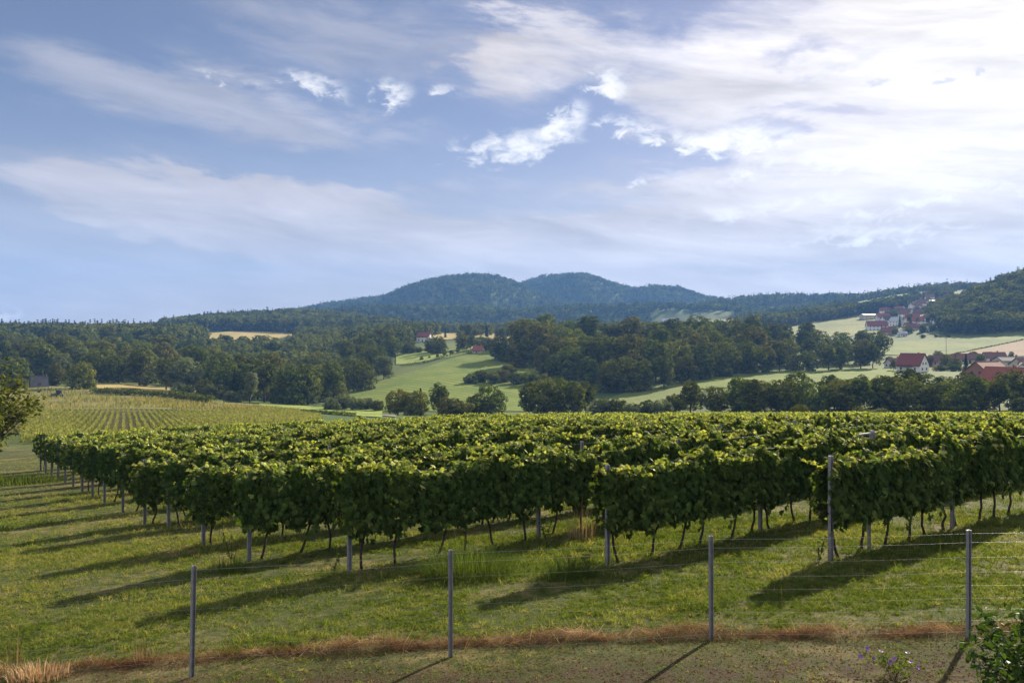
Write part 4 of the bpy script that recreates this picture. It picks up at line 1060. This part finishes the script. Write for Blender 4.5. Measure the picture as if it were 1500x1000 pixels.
HS = [
 ("small white house with a pale red roof left of the balcony house", at(1312, 440), 7, 9, 2.8, 2.6, 10, M_WHITE, M_ROOFB),
 ("small house with a pale pink gable behind the balcony house", at(1371, 452), 7, 9, 3.0, 3.0, -70, M_PINK, M_ROOFB),
 ("long low house with a brown roof in the row behind the garden", at(1394, 474), 8, 13, 2.8, 2.6, 5, M_CREAM, M_ROOFB),
 ("low red-brown roofed house just left of the barn conifer", at(1418, 470), 8, 12, 2.8, 2.8, -15, M_CREAM, M_ROOFB),
 ("white house with a brown roof behind the barn conifer", at(1456, 470), 8, 11, 3.0, 3.0, -10, M_WHITE, M_ROOFB),
 ("long grey-roofed building behind the barn, right of the conifer", at(1482, 440), 9, 17, 3.2, 2.2, 4, M_CREAM, M_ROOFD),
 ("low house with a red-brown roof at the right edge behind the dark-roofed house", at(1503, 420), 8, 12, 3.0, 2.8, 12, M_CREAM, M_ROOFB),
 ("red-roofed white house lowest in the upper village", at(1284, 860), 10, 17, 4.6, 4.4, -12, M_WHITE, M_ROOFR),
 ("grey-roofed house behind the lowest red roof of the upper village", at(1303, 920), 9, 15, 4.2, 3.8, 8, M_WHITE, M_ROOFD),
 ("white house with a blunt gable right of the grey-roofed village house", at(1313, 880), 8, 10, 5.0, 3.6, -60, M_WHITE, M_ROOFP),
 ("tiny white shed at the lower end of the upper village", at(1322, 730), 4, 6, 2.8, 1.4, 5, M_WHITE, M_ROOFP),
 ("red-brown low house above the tiny white shed", at(1302, 770), 8, 11, 3.0, 3.4, -20, M_PINK, M_ROOFR),
 ("white pointed gable house in the middle of the upper village", at(1328, 960), 9, 12, 4.6, 5.2, -65, M_WHITE, M_ROOFB),
 ("long brown-roofed house right of the white pointed gable", at(1345, 960), 9, 17, 3.6, 3.8, 4, M_PINK, M_ROOFB),
 ("wide cream flat-looking house alone above the upland pasture", at(1272, 1000), 9, 15, 5.4, 1.2, 6, M_CREAM, M_ROOFP),
 ("grey house with dark roof right of the cream house", at(1312, 1010), 9, 15, 4.6, 3.4, -8, M_WHITE, M_ROOFD),
 ("white house with dark roof high in the upper village", at(1353, 1090), 10, 17, 4.2, 4.6, -12, M_WHITE, M_ROOFB),
 ("long white low building high in the upper village", at(1371, 1080), 10, 18, 4.6, 1.6, 8, M_WHITE, M_ROOFP),
 ("white gabled house at the edge of the wooded hill", at(1379, 1030), 9, 11, 5.0, 5.0, -70, M_WHITE, M_ROOFR),
 ("long dark farm building on the skyline", at(1340, 1440), 12, 38, 4.0, 4.5, 2, M_TIMBER, M_ROOFD),
 ("grey farm building on the skyline beside the conifer", at(1394, 1450), 12, 30, 5.5, 4.5, -3, M_CREAM, M_ROOFD),
 ("red-roofed white house on the hill left of the stubble field", at(622, 655), 8, 11, 4.6, 3.6, -20, M_WHITE, M_ROOFR),
 ("pink-walled house among trees near the hilltop wood", at(549, 770), 9, 12, 4.6, 4.0, -15, M_PINK, M_ROOFR),
 ("farmhouse with a red roof behind the two large round trees", at(728, 530), 8, 10, 4.6, 3.8, -68, M_CREAM, M_ROOFO),
 ("pale house with a pink-red roof right of the large round trees", at(760, 560), 8, 11, 5.0, 4.0, -55, M_WHITE, M_ROOFO),
 ("small red-roofed shed left of the farmhouse", at(701, 512), 5, 6.5, 2.2, 2.6, -30, M_CREAM, M_ROOFO),
 ("small white house under the skyline farm, left of its red-roofed neighbour", at(1361, 1180), 9, 11, 4.6, 3.6, -20, M_WHITE, M_ROOFB),
 ("small red-roofed house under the skyline farm", at(1386, 1200), 9, 12, 4.2, 4.0, 10, M_CREAM, M_ROOFO),
 ("white house on the open slope left of the upper village", at(1296, 1050), 8, 11, 4.4, 3.2, -15, M_WHITE, M_ROOFR),
 ("cream house with a red roof between village trees", at(1336, 890), 8, 12, 4.4, 3.8, -30, M_CREAM, M_ROOFO),
 ("white gabled house beside the red-roofed village houses", at(1318, 1020), 9, 10, 4.8, 4.4, -62, M_WHITE, M_ROOFO),
 ("small pale house at the foot of the wooded hill", at(1364, 930), 8, 10, 4.2, 3.6, -40, M_WHITE, M_ROOFB),
 ("orange-roofed house just above the lowest red roof of the village", at(1293, 960), 9, 12, 4.4, 4.0, -6, M_WHITE, M_ROOFO),
 ("pale house with a brown roof near the utility pole of the village", at(1341, 1060), 9, 12, 4.4, 3.6, 14, M_WHITE, M_ROOFB),
 ("white house with an orange-red roof low on the slope beside the wooded hill", at(1346, 830), 9, 11, 4.2, 3.8, -25, M_WHITE, M_ROOFO),
 ("white gable-fronted house just below the wooded hill edge", at(1366, 820), 8, 10, 4.4, 4.2, -66, M_WHITE, M_ROOFB),
 ("small cream house on the meadow edge under the upper village", at(1334, 780), 8, 10, 3.6, 3.4, 6, M_CREAM, M_ROOFR),
 ("pale house with a dark roof nearest the foot of the wooded hill", at(1378, 770), 8, 11, 4.0, 3.4, -12, M_WHITE, M_ROOFD),
 ("small white outbuilding on the meadow edge under the wooded hill", at(1356, 745), 5, 8, 2.8, 1.8, 3, M_WHITE, M_ROOFP),
 ("distant white house in the far valley, left of its pair", at(976, 1480), 10, 16, 5, 4, 0, M_WHITE, M_ROOFP),
 ("distant white house in the far valley, right of its pair", at(986, 1500), 10, 14, 5, 4, 20, M_WHITE, M_ROOFP),
]
for lab, loc, w, l, hw, hr, rot, wm, rm in HS:
    k_ = 1.18 if 700 < loc.y < 1300 else 1.0; w, l, hw, hr = w * k_, l * k_, hw * k_, hr * k_
    house(lab, 0, 0, 0, w, l, hw, hr, rot, wm, rm, 1 if hw < 4.2 else 2, loc=loc, chim=loc.y < 1000, nwin=3 if l < 20 else 5)
house("dark hut with a steep roof between the left-hand trees", 0, 0, 0, 4.6, 5, 1.0, 3.4, 35, M_TIMBER, M_ROOFG, loc=at(57, 306), cat='hut', name='hut', chim=False, nwin=1)

# utility poles in the valley field
M_POLE = solid_mat("pale_pole", (.34, .32, .28), .8, .1, 3.0)
for px, d, h, lab in ((1386, 500, 15, "tall pale utility pole on the green valley field"), (1331, 960, 16, "pale utility pole above the upper village houses")):
    p = at(px, d); t = thing("utility_pole", lab, "pole", p)
    b = MB(); b.tube([(0, 0, -.5), (0, 0, h)], [.20, .12], 8); link("pole", b.mesh("pole", M_POLE), t)
    b = MB(); b.box((0, .15, h - .6), (2.4, .12, .14)); b.box((0, .15, h - 1.6), (1.8, .12, .14)); link("crossarm", b.mesh("crossarm", M_POLE), t)

# tractor parked on the rough bank
def tractor():
    p = hit(84, 583, 200)
    M_G = solid_mat("tractor_green", (.035, .10, .04), .4, .1, 6.0); M_T = solid_mat("tyre_rubber", (.02, .02, .02), .9, .1, 8.0); M_Y = solid_mat("rim_paint", (.35, .28, .05), .5, .1, 8.0); M_K = solid_mat("dark_metal", (.04, .04, .04), .6, .1, 8.0)
    t = thing("tractor", "small dark green tractor with a cab parked on the weedy bank", "tractor", p, rad(8))
    b = MB(); b.box((-.95, 0, 1.15), (1.7, .75, .75)); b.box((-1.75, 0, 1.05), (.12, .7, .6)); b.box((.45, 0, .95), (1.4, 1.0, .55)); b.box((.55, .78, 1.45), (1.1, .42, .12)); b.box((.55, -.78, 1.45), (1.1, .42, .12))
    link("body", b.mesh("body", M_G, .04), t)
    b = MB()
    for sx in (-.15, 1.05):
        for sy in (-.55, .55): b.box((sx, sy, 1.95), (.09, .09, 1.25))
    b.box((.45, 0, 1.35), (1.2, 1.0, .2)); c = link("cab", b.mesh("cab", M_K), t)
    b = MB(); b.box((.45, 0, 2.62), (1.45, 1.35, .14)); link("roof", b.mesh("roof", M_G, .03), c)
    b = MB(); b.box((.45, .575, 2.0), (1.1, .02, 1.0)); b.box((.45, -.575, 2.0), (1.1, .02, 1.0)); b.box((-.19, 0, 2.0), (.02, 1.0, 1.0)); link("pane", b.mesh("pane", M_GLASS), c)
    b = MB(); b.tube([(-.7, .25, 1.4), (-.7, .25, 2.3)], [.05, .05], 8); link("exhaust", b.mesh("exhaust", M_K), t)
    b = MB(); b.box((-2.3, 0, .75), (.9, .9, .08)); b.box((-2.75, 0, .55), (.1, 1.5, .5)); b.box((-1.9, .45, .95), (1.0, .1, .1)); b.box((-1.9, -.45, .95), (1.0, .1, .1)); link("loader", b.mesh("loader", M_K), t)
    for x, yy, R, w in ((.75, .8, .75, .42), (.75, -.8, .75, .42), (-1.25, .65, .48, .30), (-1.25, -.65, .48, .30)):
        wv = thing("wheel", None, None, (x, yy, R)); wv.parent = t
        n = 24; b = MB(); ring = [(R * math.cos(a), R * math.sin(a)) for a in np.linspace(0, 2 * math.pi, n, endpoint=False)]
        b.prism([(q[0], -w / 2, q[1]) for q in ring], (0, w, 0)); 
        for k in range(12):
            a = k / 12 * 2 * math.pi; b.box((0, 0, 0), (.06, w, .10), 0, 0, Matrix.Rotation(a, 4, 'Y') @ Matrix.Translation((R, 0, 0)))
        link("tyre", b.mesh("tyre", M_T), wv)
        b = MB(); b.prism([(q[0] * .55, -w / 2 - .03, q[1] * .55) for q in ring], (0, w + .06, 0)); link("rim", b.mesh("rim", M_Y), wv)
tractor()

# ------------------------------------------------------------------ the wire fence in front
fp = [hit(-105, 1024, 5, 30), hit(281, 991, 5, 30), hit(660, 962, 5, 30), hit(1042, 937, 5, 30), hit(1419, 934, 5, 30), hit(1800, 925, 5, 30)]
def fence():
    t = thing("wire_fence", "low wire mesh fence on thin grey metal posts in front of the lawn", "fence", fp[1])
    o = Vector(fp[1]); FM = post_mesh(1.46, .054)
    for k, p in enumerate(fp): link("post", FM, t, Vector(p) - o, (0, [.02, .022, 0, -.004, .002, 0][k], [.2, .9, .3, .2, .25, .2][k]))
    b = MB()
    for hh in (.10, .25, .40, .55, .72, .90, 1.10, 1.30, 1.42):
        pts = []
        for p, q in zip(fp, fp[1:]):
            for s in range(6):
                u = s / 6; v = Vector(p).lerp(Vector(q), u) - o; sag = -.02 * math.sin(math.pi * u); pts.append(v + Vector((0, -.03, hh + sag)))
        b.tube(pts, [.0010 if hh < 1.3 else .0015] * len(pts), 4)
    link("wire_mesh", b.mesh("wire_mesh", M_WIRE), t)
fence()

# ------------------------------------------------------------------ lawn
M_GRASS = leaf_mat("grass_blade", (.046, .070, .013), (.125, .160, .044), (.29, .235, .12), trans=.42, gloss=.0, objvar=0, tcol=(1.5, 1.5, .5))
M_STRAW = leaf_mat("straw", (.10, .052, .030), (.30, .20, .115), (.56, .43, .27), trans=.3, gloss=.0, objvar=0, tcol=(1.2, 1.0, .7))
def wedge(n, d0, d1, p0, p1, r):
    d = np.sqrt(r.uniform(d0 * d0, d1 * d1, n)); px = r.uniform(p0, p1, n)
    return (px - 750) / F * d, d
strip_px = [(-120, 998), (0, 990), (100, 984), (200, 978), (300, 968), (450, 957), (650, 946), (800, 940), (1000, 931), (1200, 929), (1420, 927), (1620, 922)]
strip = [hit(a, b, 5, 30) for a, b in strip_px]
SX = [p.x for p in strip]; SY = [p.y for p in strip]
def dryness(x, y):
    """0 lush .. 1 dry, in patches; drier at the left, under the vine rows and by the fence"""
    a = fbm(x / 2.6, y / 2.6, 21, 4) * .62 + fbm(x / .6, y / .6, 25, 3) * .38
    s = VX * x + VY * y
    a = a + .24 * sstep(-x, 1, 9) * sstep(y, 11, 14) 
    u = UX * x + UY * y
    per = np.abs(((s - rows[0][0]) / 2.95 + .5) % 1 - .5) * 2.95
    a = a + .10 * (per < .45) * (s > rows[0][0] - 1) * (u > 4.5)
    return a
def lawn():
    r = np.random.default_rng(71); V, Fc, T = [], [], []; nv = 0
    BL = np.array([(-.5, 0, 0), (.5, 0, 0), (.42, .55, .05), (-.42, .55, .05), (0, 1.0, .30)]); 
    tri = np.array([(0, 1, 2), (0, 2, 3), (3, 2, 4)])
    SP = np.array([(-.5, 0, 0), (.5, 0, 0), (0, 1, .2)]); sp = np.array([(0, 1, 2)])
    zones = [(6.5, 11.5, 52000, .055, .0065, BL, tri), (10.2, 14.5, 140000, .060, .0062, BL, tri), (14.5, 20, 130000, .070, .0085, SP, sp), (20, 32, 150000, .085, .013, SP, sp), (32, 60, 110000, .11, .022, SP, sp)]
    for d0, d1, n, ln, wd, B, BF in zones:
        x, y = wedge(n, d0, d1, -260, 1760, r)
        # clumping
        cl = fbm(x / .22, y / .22, 33, 2)
        dr = dryness(x, y)
        yl = np.interp(x, SX, SY)
        keep = r.random(n) < np.clip(.25 + 1.5 * (cl - .28), .12, 1)
        front = y < yl + .1
        bare = fbm(x / 1.1, y / 1.1, 37, 3)
        keep &= ~front | (r.random(n) < np.clip((bare - .36) * 6, .15, .95))
        keep &= ~((np.abs(y - yl) < .16) & (r.random(n) < .8))
        x, y, dr, cl, front = x[keep], y[keep], dr[keep], cl[keep], front[keep]; n = len(x)
        z = height(x, y) - .012
        lush = fbm(x / 1.3, y / 1.3, 41, 3)
        L = ln * r.uniform(.45, 1.35, n) * np.clip(.55 + lush * .9, .5, 1.5) * np.where(r.random(n) < .035, 2.1, 1) * np.where(front, .7, 1)
        a = r.uniform(0, 6.28, n); lean = np.abs(r.normal(0, .55, n)) + .1
        up = np.stack([np.cos(a) * np.sin(lean), np.sin(a) * np.sin(lean), np.cos(lean)], -1)
        side = unit(np.cross(up, rdir(n, r))); nr = np.cross(side, up)
        W = wd * r.uniform(.6, 1.4, n)
        v = np.stack([x, y, z], -1)[:, None] + B[None, :, 0:1] * (side * W[:, None])[:, None] + B[None, :, 1:2] * (up * L[:, None])[:, None] + (B[None, :, 2:3] * L[:, None, None]) * np.stack([np.cos(a), np.sin(a), -.6 + 0 * a], -1)[:, None]
        t = np.clip(r.normal(.48, .22, n) + (lush - .5) * .5, 0, 1) + np.where(r.random(n) < np.clip((dr - .47) * 3.2, .03, .92), r.uniform(.35, 1.0, n), 0)
        V.append(v.reshape(-1, 3)); Fc.append((BF[None] + (np.arange(n) * len(B))[:, None, None]).reshape(-1, 3) + nv); nv += n * len(B); T.append(np.repeat(t, len(B)))
    # clumps: knots of longer blades that catch the light and throw little shadows
    for d0, d1, nc, per, ln, wd in ((9.8, 14.5, 15000, 16, .10, .0085), (14.5, 21, 19000, 13, .12, .0115), (21, 34, 16000, 9, .14, .017), (7.5, 11.6, 5200, 12, .05, .007)):
        x, y = wedge(nc, d0, d1, -220, 1740, r); dr = dryness(x, y)
        k = ((y > np.interp(x, SX, SY) + .12) if d0 > 8 else (y < np.interp(x, SX, SY) - .05)) & (r.random(nc) < np.clip((fbm(x / 1.6, y / 1.6, 44, 3) - .30) * 3, .08, 1)); x, y, dr = x[k], y[k], dr[k]; nc = len(x)
        hs = r.uniform(.45, 1.3, nc) * (1 + .6 * (fbm(x / 3, y / 3, 45, 2) > .6)); ct = r.normal(.45, .26, nc) + np.where(r.random(nc) < np.clip((dr - .44) * 4, .05, .9), r.uniform(.4, 1.0, nc), 0)
        X = np.repeat(x, per); Y = np.repeat(y, per); H_ = np.repeat(hs, per); n = nc * per
        a = r.uniform(0, 6.28, n); q_ = np.abs(r.normal(0, .035, n)) * d0 / 10; X = X + np.cos(a) * q_; Y = Y + np.sin(a) * q_
        lean = np.abs(r.normal(.35, .3, n)); L = ln * H_ * r.uniform(.5, 1.2, n)
        up = np.stack([np.cos(a) * np.sin(lean), np.sin(a) * np.sin(lean), np.cos(lean)], -1); side = unit(np.cross(up, rdir(n, r))); W = wd * r.uniform(.6, 1.3, n)
        v = np.stack([X, Y, height(X, Y) - .01], -1)[:, None] + BL[None, :, 0:1] * (side * W[:, None])[:, None] + BL[None, :, 1:2] * (up * L[:, None])[:, None] + (BL[None, :, 2:3] * L[:, None, None]) * np.stack([np.cos(a), np.sin(a), -.9 + 0 * a], -1)[:, None]
        t = np.clip(np.repeat(ct, per) + r.normal(0, .14, n), 0, 2)
        V.append(v.reshape(-1, 3)); Fc.append((tri[None] + (np.arange(n) * 5)[:, None, None]).reshape(-1, 3) + nv); nv += n * 5; T.append(np.repeat(t, 5))
    # broad weed leaves lying in the turf
    n = 60000; x, y = wedge(n, 9.5, 22, -200, 1700, r)
    k = (fbm(x / .5, y / .5, 51, 3) > .55) & (y > np.interp(x, SX, SY) + .2); x, y = x[k], y[k]; n = len(x)
    c = np.stack([x, y, height(x, y) + r.uniform(0, .045, n)], -1)
    v, f = place_leaves(OVAL, OVAL_F, c, unit(rdir(n, r) * .7 + [0, 0, 1]), rdir(n, r), r.uniform(.02, .055, n))
    V.append(v); Fc.append(f + nv); nv += len(v); T.append(np.repeat(np.clip(r.normal(.6, .25, n), 0, 1.1), 6))
    tag(link("grass", mesh_np("grass", np.concatenate(V), np.concatenate(Fc), np.concatenate(T), [M_GRASS])), "short patchy green and yellowed lawn grass around the vines", "grass", None, "stuff")
lawn()
# tall seed stalks standing in the grass along the rows
def stalks():
    r = np.random.default_rng(77); x, y = [], []
    for s0, u0 in rows[:10]:
        n = 420; u = u0 + r.uniform(-1.2, 30, n); s = s0 + r.normal(0, .28, n); x.append(UX * u + VX * s); y.append(UY * u + VY * s)
    n = 300; xx, yy = wedge(n, 10, 16, -100, 1600, r); x.append(xx); y.append(yy)
    x = np.concatenate(x); y = np.concatenate(y); k = y > np.interp(x, SX, SY); x, y = x[k], y[k]; n = len(x)
    L = r.uniform(.14, .42, n) * np.where(r.random(n) < .06, 1.3, 1)
    up = np.array([0, 0, 1]) + rdir(n, r) * .28
    v, f = place_leaves(FOLD * np.array([.018, 1, .1]) , FOLD_F, np.stack([x, y, height(x, y) + L * .48], -1), rdir(n, r), up, L)
    tag(link("seed_stalks", mesh_np("seed_stalks", v, f, np.repeat(r.uniform(.4, 2, n), 4), [M_GRASS])), "thin seeding grass stalks along the foot of the vine rows", "grass", None, "stuff")
stalks()
# reddish dead grass heaped along the fence
def straw():
    r = np.random.default_rng(73); n = 26000
    x = r.uniform(SX[0], SX[-1], n); w = .03 + .11 * fbm(x / 1.4, x * 0 + 2, 61, 3)
    dens = fbm(x / .8, x * 0, 63, 3); k = r.random(n) < np.clip((dens - .18) * 1.9, .2, 1); x, w = x[k], w[k]; n = len(x)
    off = r.normal(0, 1, n) * w * np.where(r.random(n) < .16, 3.2, 1) + (fbm(x / 1.7, x * 0, 65, 2) - .5) * .3
    y = np.interp(x, SX, SY) + off
    hump = .13 * np.exp(-(off / .20) ** 2) * np.clip((fbm(x / .45, y / .6, 67, 3) - .30) * 2.6, .12, 1.2)
    z = height(x, y) + r.random(n) * hump + .004
    L = r.uniform(.06, .30, n) * np.where(r.random(n) < .1, 1.6, 1)
    el_ = np.abs(r.normal(0, .42, n)); a = r.uniform(0, 6.28, n)
    tip = np.stack([np.cos(a) * np.cos(el_), np.sin(a) * np.cos(el_), np.sin(el_)], -1)
    v, f = place_leaves(FOLD * np.array([.022, 1, .08]), FOLD_F, np.stack([x, y, z + .3 * L * np.sin(el_)], -1), rdir(n, r) + [0, 0, .4], tip, L)
    t = np.clip(r.normal(.55, .5, n) + (z - height(x, y) - .05) * 7 + (fbm(x / .30, y / .2, 69, 3) - .5) * 2.2, 0, 2)
    # scattered wisps further out
    m_ = 4500; x2, y2 = wedge(m_, 8.5, 16, -150, 1650, r); z2 = height(x2, y2) + .012
    L2 = r.uniform(.05, .16, m_); a = r.uniform(0, 6.28, m_); tip = np.stack([np.cos(a), np.sin(a), r.uniform(-.1, .35, m_)], -1)
    v2, f2 = place_leaves(FOLD * np.array([.03, 1, .1]), FOLD_F, np.stack([x2, y2, z2], -1), rdir(m_, r) + [0, 0, .6], tip, L2)
    # dead leaves and crumbs on the trodden strip
    m3 = 26000; x3, y3 = wedge(m3, 7.5, 12.2, -150, 1650, r); k3 = y3 < np.interp(x3, SX, SY) + .25; x3, y3 = x3[k3], y3[k3]; m3 = len(x3)
    v3, f3 = place_leaves(FOLD * np.array([.6, 1, 1.0]), FOLD_F, np.stack([x3, y3, height(x3, y3) + r.uniform(.004, .022, m3)], -1), unit(rdir(m3, r) * .6 + [0, 0, 1]), rdir(m3, r), r.uniform(.012, .05, m3))
    v2 = np.concatenate([v2, v3]); f2 = np.concatenate([f2, f3 + m_ * 4]); tw3 = np.repeat(np.clip(r.normal(.05, .28, m3), 0, 1.2), 4)
    V = np.concatenate([v, v2]); Fc = np.concatenate([f, f2 + len(v)]); T = np.concatenate([np.repeat(t, 4), np.repeat(r.uniform(.3, 1.5, m_), 4), tw3])
    tag(link("dry_grass", mesh_np("dry_grass", V, Fc, T, [M_STRAW])), "ridge of reddish dead grass lying along the foot of the fence", "dry grass", None, "stuff")
straw()
def tuft(label, px, py, R, H, n, mat, seed, bend=.9, wd=.0055, tint=(.45, .25), name="grass_tuft", cat="grass tuft"):
    r = np.random.default_rng(seed); p = hit(px, py, 5, 40)
    q = np.sqrt(r.random(n)) * R; a = r.uniform(0, 6.28, n); x = q * np.cos(a) * 1.25; y = q * np.sin(a) * .8
    L = H * r.uniform(.5, 1.15, n) * (1 - .35 * q / R); out = a + r.normal(0, .8, n)
    k = 5; u = np.linspace(0, 1, k)
    b = bend * r.uniform(.15, 1.1, n) * (.5 + q / R)
    px_ = x[:, None] + np.cos(out)[:, None] * L[:, None] * b[:, None] * .55 * u ** 1.8
    py_ = y[:, None] + np.sin(out)[:, None] * L[:, None] * b[:, None] * .55 * u ** 1.8
    pz_ = L[:, None] * (u - .38 * b[:, None] * u ** 2.4)
    z0 = height(p.x + x, p.y + y) - p.z - .02
    C = np.stack([px_, py_, pz_ + z0[:, None]], -1)
    sd_ = np.stack([-np.sin(out), np.cos(out), 0 * out], -1)[:, None] * (wd * r.uniform(.6, 1.3, n)[:, None] * (1 - .92 * u ** 1.5))[..., None]
    v = np.stack([C - sd_, C + sd_], 2).reshape(-1, 3)
    base = (np.arange(n) * 2 * k)[:, None, None]
    f = np.array([(2 * j, 2 * j + 1, 2 * j + 3, 2 * j + 2) for j in range(k - 1)])[None] + base
    return tag(link(name, mesh_np(name, v, f.reshape(-1, 4), np.repeat(np.clip(r.normal(*tint, n), 0, 2), 2 * k), [mat]), None, p), label, cat)
M_TUFT = leaf_mat("tuft_blade", (.040, .068, .015), (.105, .140, .034), (.26, .22, .10), trans=.36, gloss=.0, objvar=0, tcol=(1.5, 1.5, .55))
tuft("tall arching green grass tuft under the third vine row", 682, 843, .72, 1.05, 1100, M_TUFT, 1, 1.6)
tuft("smaller upright grass tuft left of the second row end post", 834, 845, .42, .70, 620, M_TUFT, 2, 1.3)
tuft("dry straw-coloured tall grass left of the second row end post", 852, 792, .28, 1.0, 110, M_STRAW, 3, .45, .004, (1.2, .4))
tuft("bleached dead grass tuft in the lower left corner", 58, 992, .34, .34, 420, M_STRAW, 4, .8, .006, (1.3, .4))
tuft("dead grass tuft beside the leftmost fence post", 210, 972, .14, .5, 40, M_STRAW, 5, .3, .005, (.5, .3))
tuft("thin dead stalks above the bleached grass tuft", 20, 990, .10, .85, 16, M_STRAW, 6, .2, .006, (.4, .3))
tuft("thin tuft of long grass at the end post of the fourth row", 335, 838, .30, .55, 120, M_TUFT, 8, .6, .008)
tuft("tall rank grass at the far left end of the vineyard", 8, 695, 2.6, .7, 1500, M_GRASS, 9, 1.2, .012, (.3, .3))
# dry weed stems with small leaves at the row ends
def weed_stem(label, px, py, h, seed):
    r = np.random.default_rng(seed); p = hit(px, py, 5, 40); t = thing("weed", label, "weed", p, r.uniform(0, 6))
    b = MB(); m_ = []
    for q in range(5):
        a = r.uniform(0, 6.28); ln = h * r.uniform(.6, 1); e = Vector((math.cos(a) * ln * .3, math.sin(a) * ln * .3, ln))
        b.tube([(0, 0, -.03), e * .5 + Vector((0, 0, .03)), e], [.006, .005, .002], 5)
        for s in np.linspace(.25, 1, 9): m_.append(tuple(e * s + Vector(r.normal(0, .03, 3))))
    link("stem", b.mesh("stem", M_VBARK), t)
    c = np.array(m_); n = len(c); v, f = place_leaves(OVAL, OVAL_F, c, rdir(n, r) + [0, 0, .5], rdir(n, r), r.uniform(.04, .10, n)); link("foliage", mesh_np("foliage", v, f, np.repeat(r.uniform(.2, 1.2, n), 6), [M_GRASS]), t)
for i, a in enumerate([("tall bare weed leaning beside the end post of the fourth row", 340, 828, .8), ("spindly weed in front of the second row vines", 862, 838, .45), ("spindly weed at the left of the front row end post", 1200, 822, .6),
                       ("dry bushy weed between the second and third vine rows", 800, 792, .6), ("short bushy weed at the third row end post", 488, 842, .5)]): weed_stem(*a, 90 + i)

# ------------------------------------------------------------------ shrubs close to the camera
M_SHRUB = leaf_mat("shrub_leaf", (.018, .040, .010), (.050, .085, .018), None, trans=.35, gloss=.010, rough=.4, objvar=0, tcol=(1.5, 1.6, .45))
def shrub(name, label, loc, H, R, nst, per, leaf, mat, seed, cat="shrub", spread=1.0, T=OVAL, TF=OVAL_F, inner=.45):
    r = np.random.default_rng(seed); t = thing(name, label, cat, loc, 0)
    b = MB(); c, tp = [], []
    for q in range(nst):
        a = r.uniform(0, 6.28); rr = R * math.sqrt(r.random()) ; hh = H * (1 - .35 * (rr / R) ** 2) * r.uniform(.75, 1.05)
        e = Vector((math.cos(a) * rr * spread, math.sin(a) * rr * spread, hh)); mid = Vector((e.x * .35 + r.normal(0, .05) * R, e.y * .35 + r.normal(0, .05) * R, hh * .55))
        b.tube([(0, 0, -.1), mid, e], [.012 * H / 1.5, .008 * H / 1.5, .003 * H / 1.5], 5, cap=False)
        for s in r.uniform(inner, 1.04, per):
            p0 = mid.lerp(e, (s - .5) * 2) if s > .5 else Vector((0, 0, 0)).lerp(mid, s * 2)
            dv = r.normal(0, 1, 3); dv[2] *= .7; dv /= np.linalg.norm(dv)
            c.append(np.array(p0) + dv * R * r.uniform(.03, .20)); tp.append(dv + np.array([0, 0, -.35]))
    link("stem", b.mesh("stem", M_BARK), t)
    c = np.array(c); n = len(c)
    v, f = place_leaves(T, TF, c, unit(rdir(n, r) + [0, 0, .7]), np.array(tp), leaf * r.uniform(.55, 1.3, n))
    link("foliage", mesh_np("foliage", v, f, np.repeat(np.clip(r.normal(.5, .25, n), 0, 1), len(T)), [mat]), t)
    return t
shrub("shrub", "dark glossy-leaved shrub filling the lower right corner", at(1562, 7.0), 1.60, .80, 60, 110, .070, M_SHRUB, 101)
shrub("leafy_tree", "loose leafy tree with drooping twigs at the left edge of the vineyard", at(-38, 43), 6.0, 3.1, 70, 110, .30, M_TREE, 102, "tree", 1.0, inner=.12)
def flowers():
    M_PET = solid_mat("purple_petal", (.26, .10, .42), .6, .15, 20.0)
    p = hit(1308, 992, 5, 30)
    t = shrub("flowering_weed", "low green weed with small purple flowers below the fence", p, .30, .36, 26, 14, .04, M_GRASS, 103, "weed")
    r = np.random.default_rng(5)
    for q in range(9):
        a = r.uniform(0, 6.28); R = r.uniform(.1, .42); z = r.uniform(.16, .36)
        b = MB()
        for k in range(5):
            A = k / 5 * 6.283; c, s = math.cos(A), math.sin(A)
            b.poly([(0, 0, 0), (c * .012 - s * .010, s * .012 + c * .010, .008), (c * .028 - s * .008, s * .028 + c * .008, .014), (c * .028 + s * .008, s * .028 - c * .008, .014), (c * .012 + s * .010, s * .012 - c * .010, .008)])
        link("flower", b.mesh("flower", M_PET), t, (math.cos(a) * R, math.sin(a) * R, z), (r.normal(0, .5) + .5, r.normal(0, .5), 0))
flowers()

# ------------------------------------------------------------------ the air of the valley
def haze():
    m = bpy.data.materials.new("valley_air"); m.use_nodes = True; g = NG(m.node_tree); g.n.clear(); out = g.node('ShaderNodeOutputMaterial')
    v = g.node('ShaderNodeVolumePrincipled', {'Color': (.20, .44, 1.0, 1), 'Density': HAZE, 'Anisotropy': .0})
    g.l.new(v.outputs[0], out.inputs['Volume'])
    zs = [(CAM_Z - 120), 420.0]
    b = MB(); b.box((0, 0, (zs[0] + zs[1]) / 2), (8800, 8800, zs[1] - zs[0]))
    o = link("haze", b.mesh("haze", m)); tag(o, "thin bluish air over the whole valley", "haze", None, "stuff")
HAZE = 1.55e-4
haze()
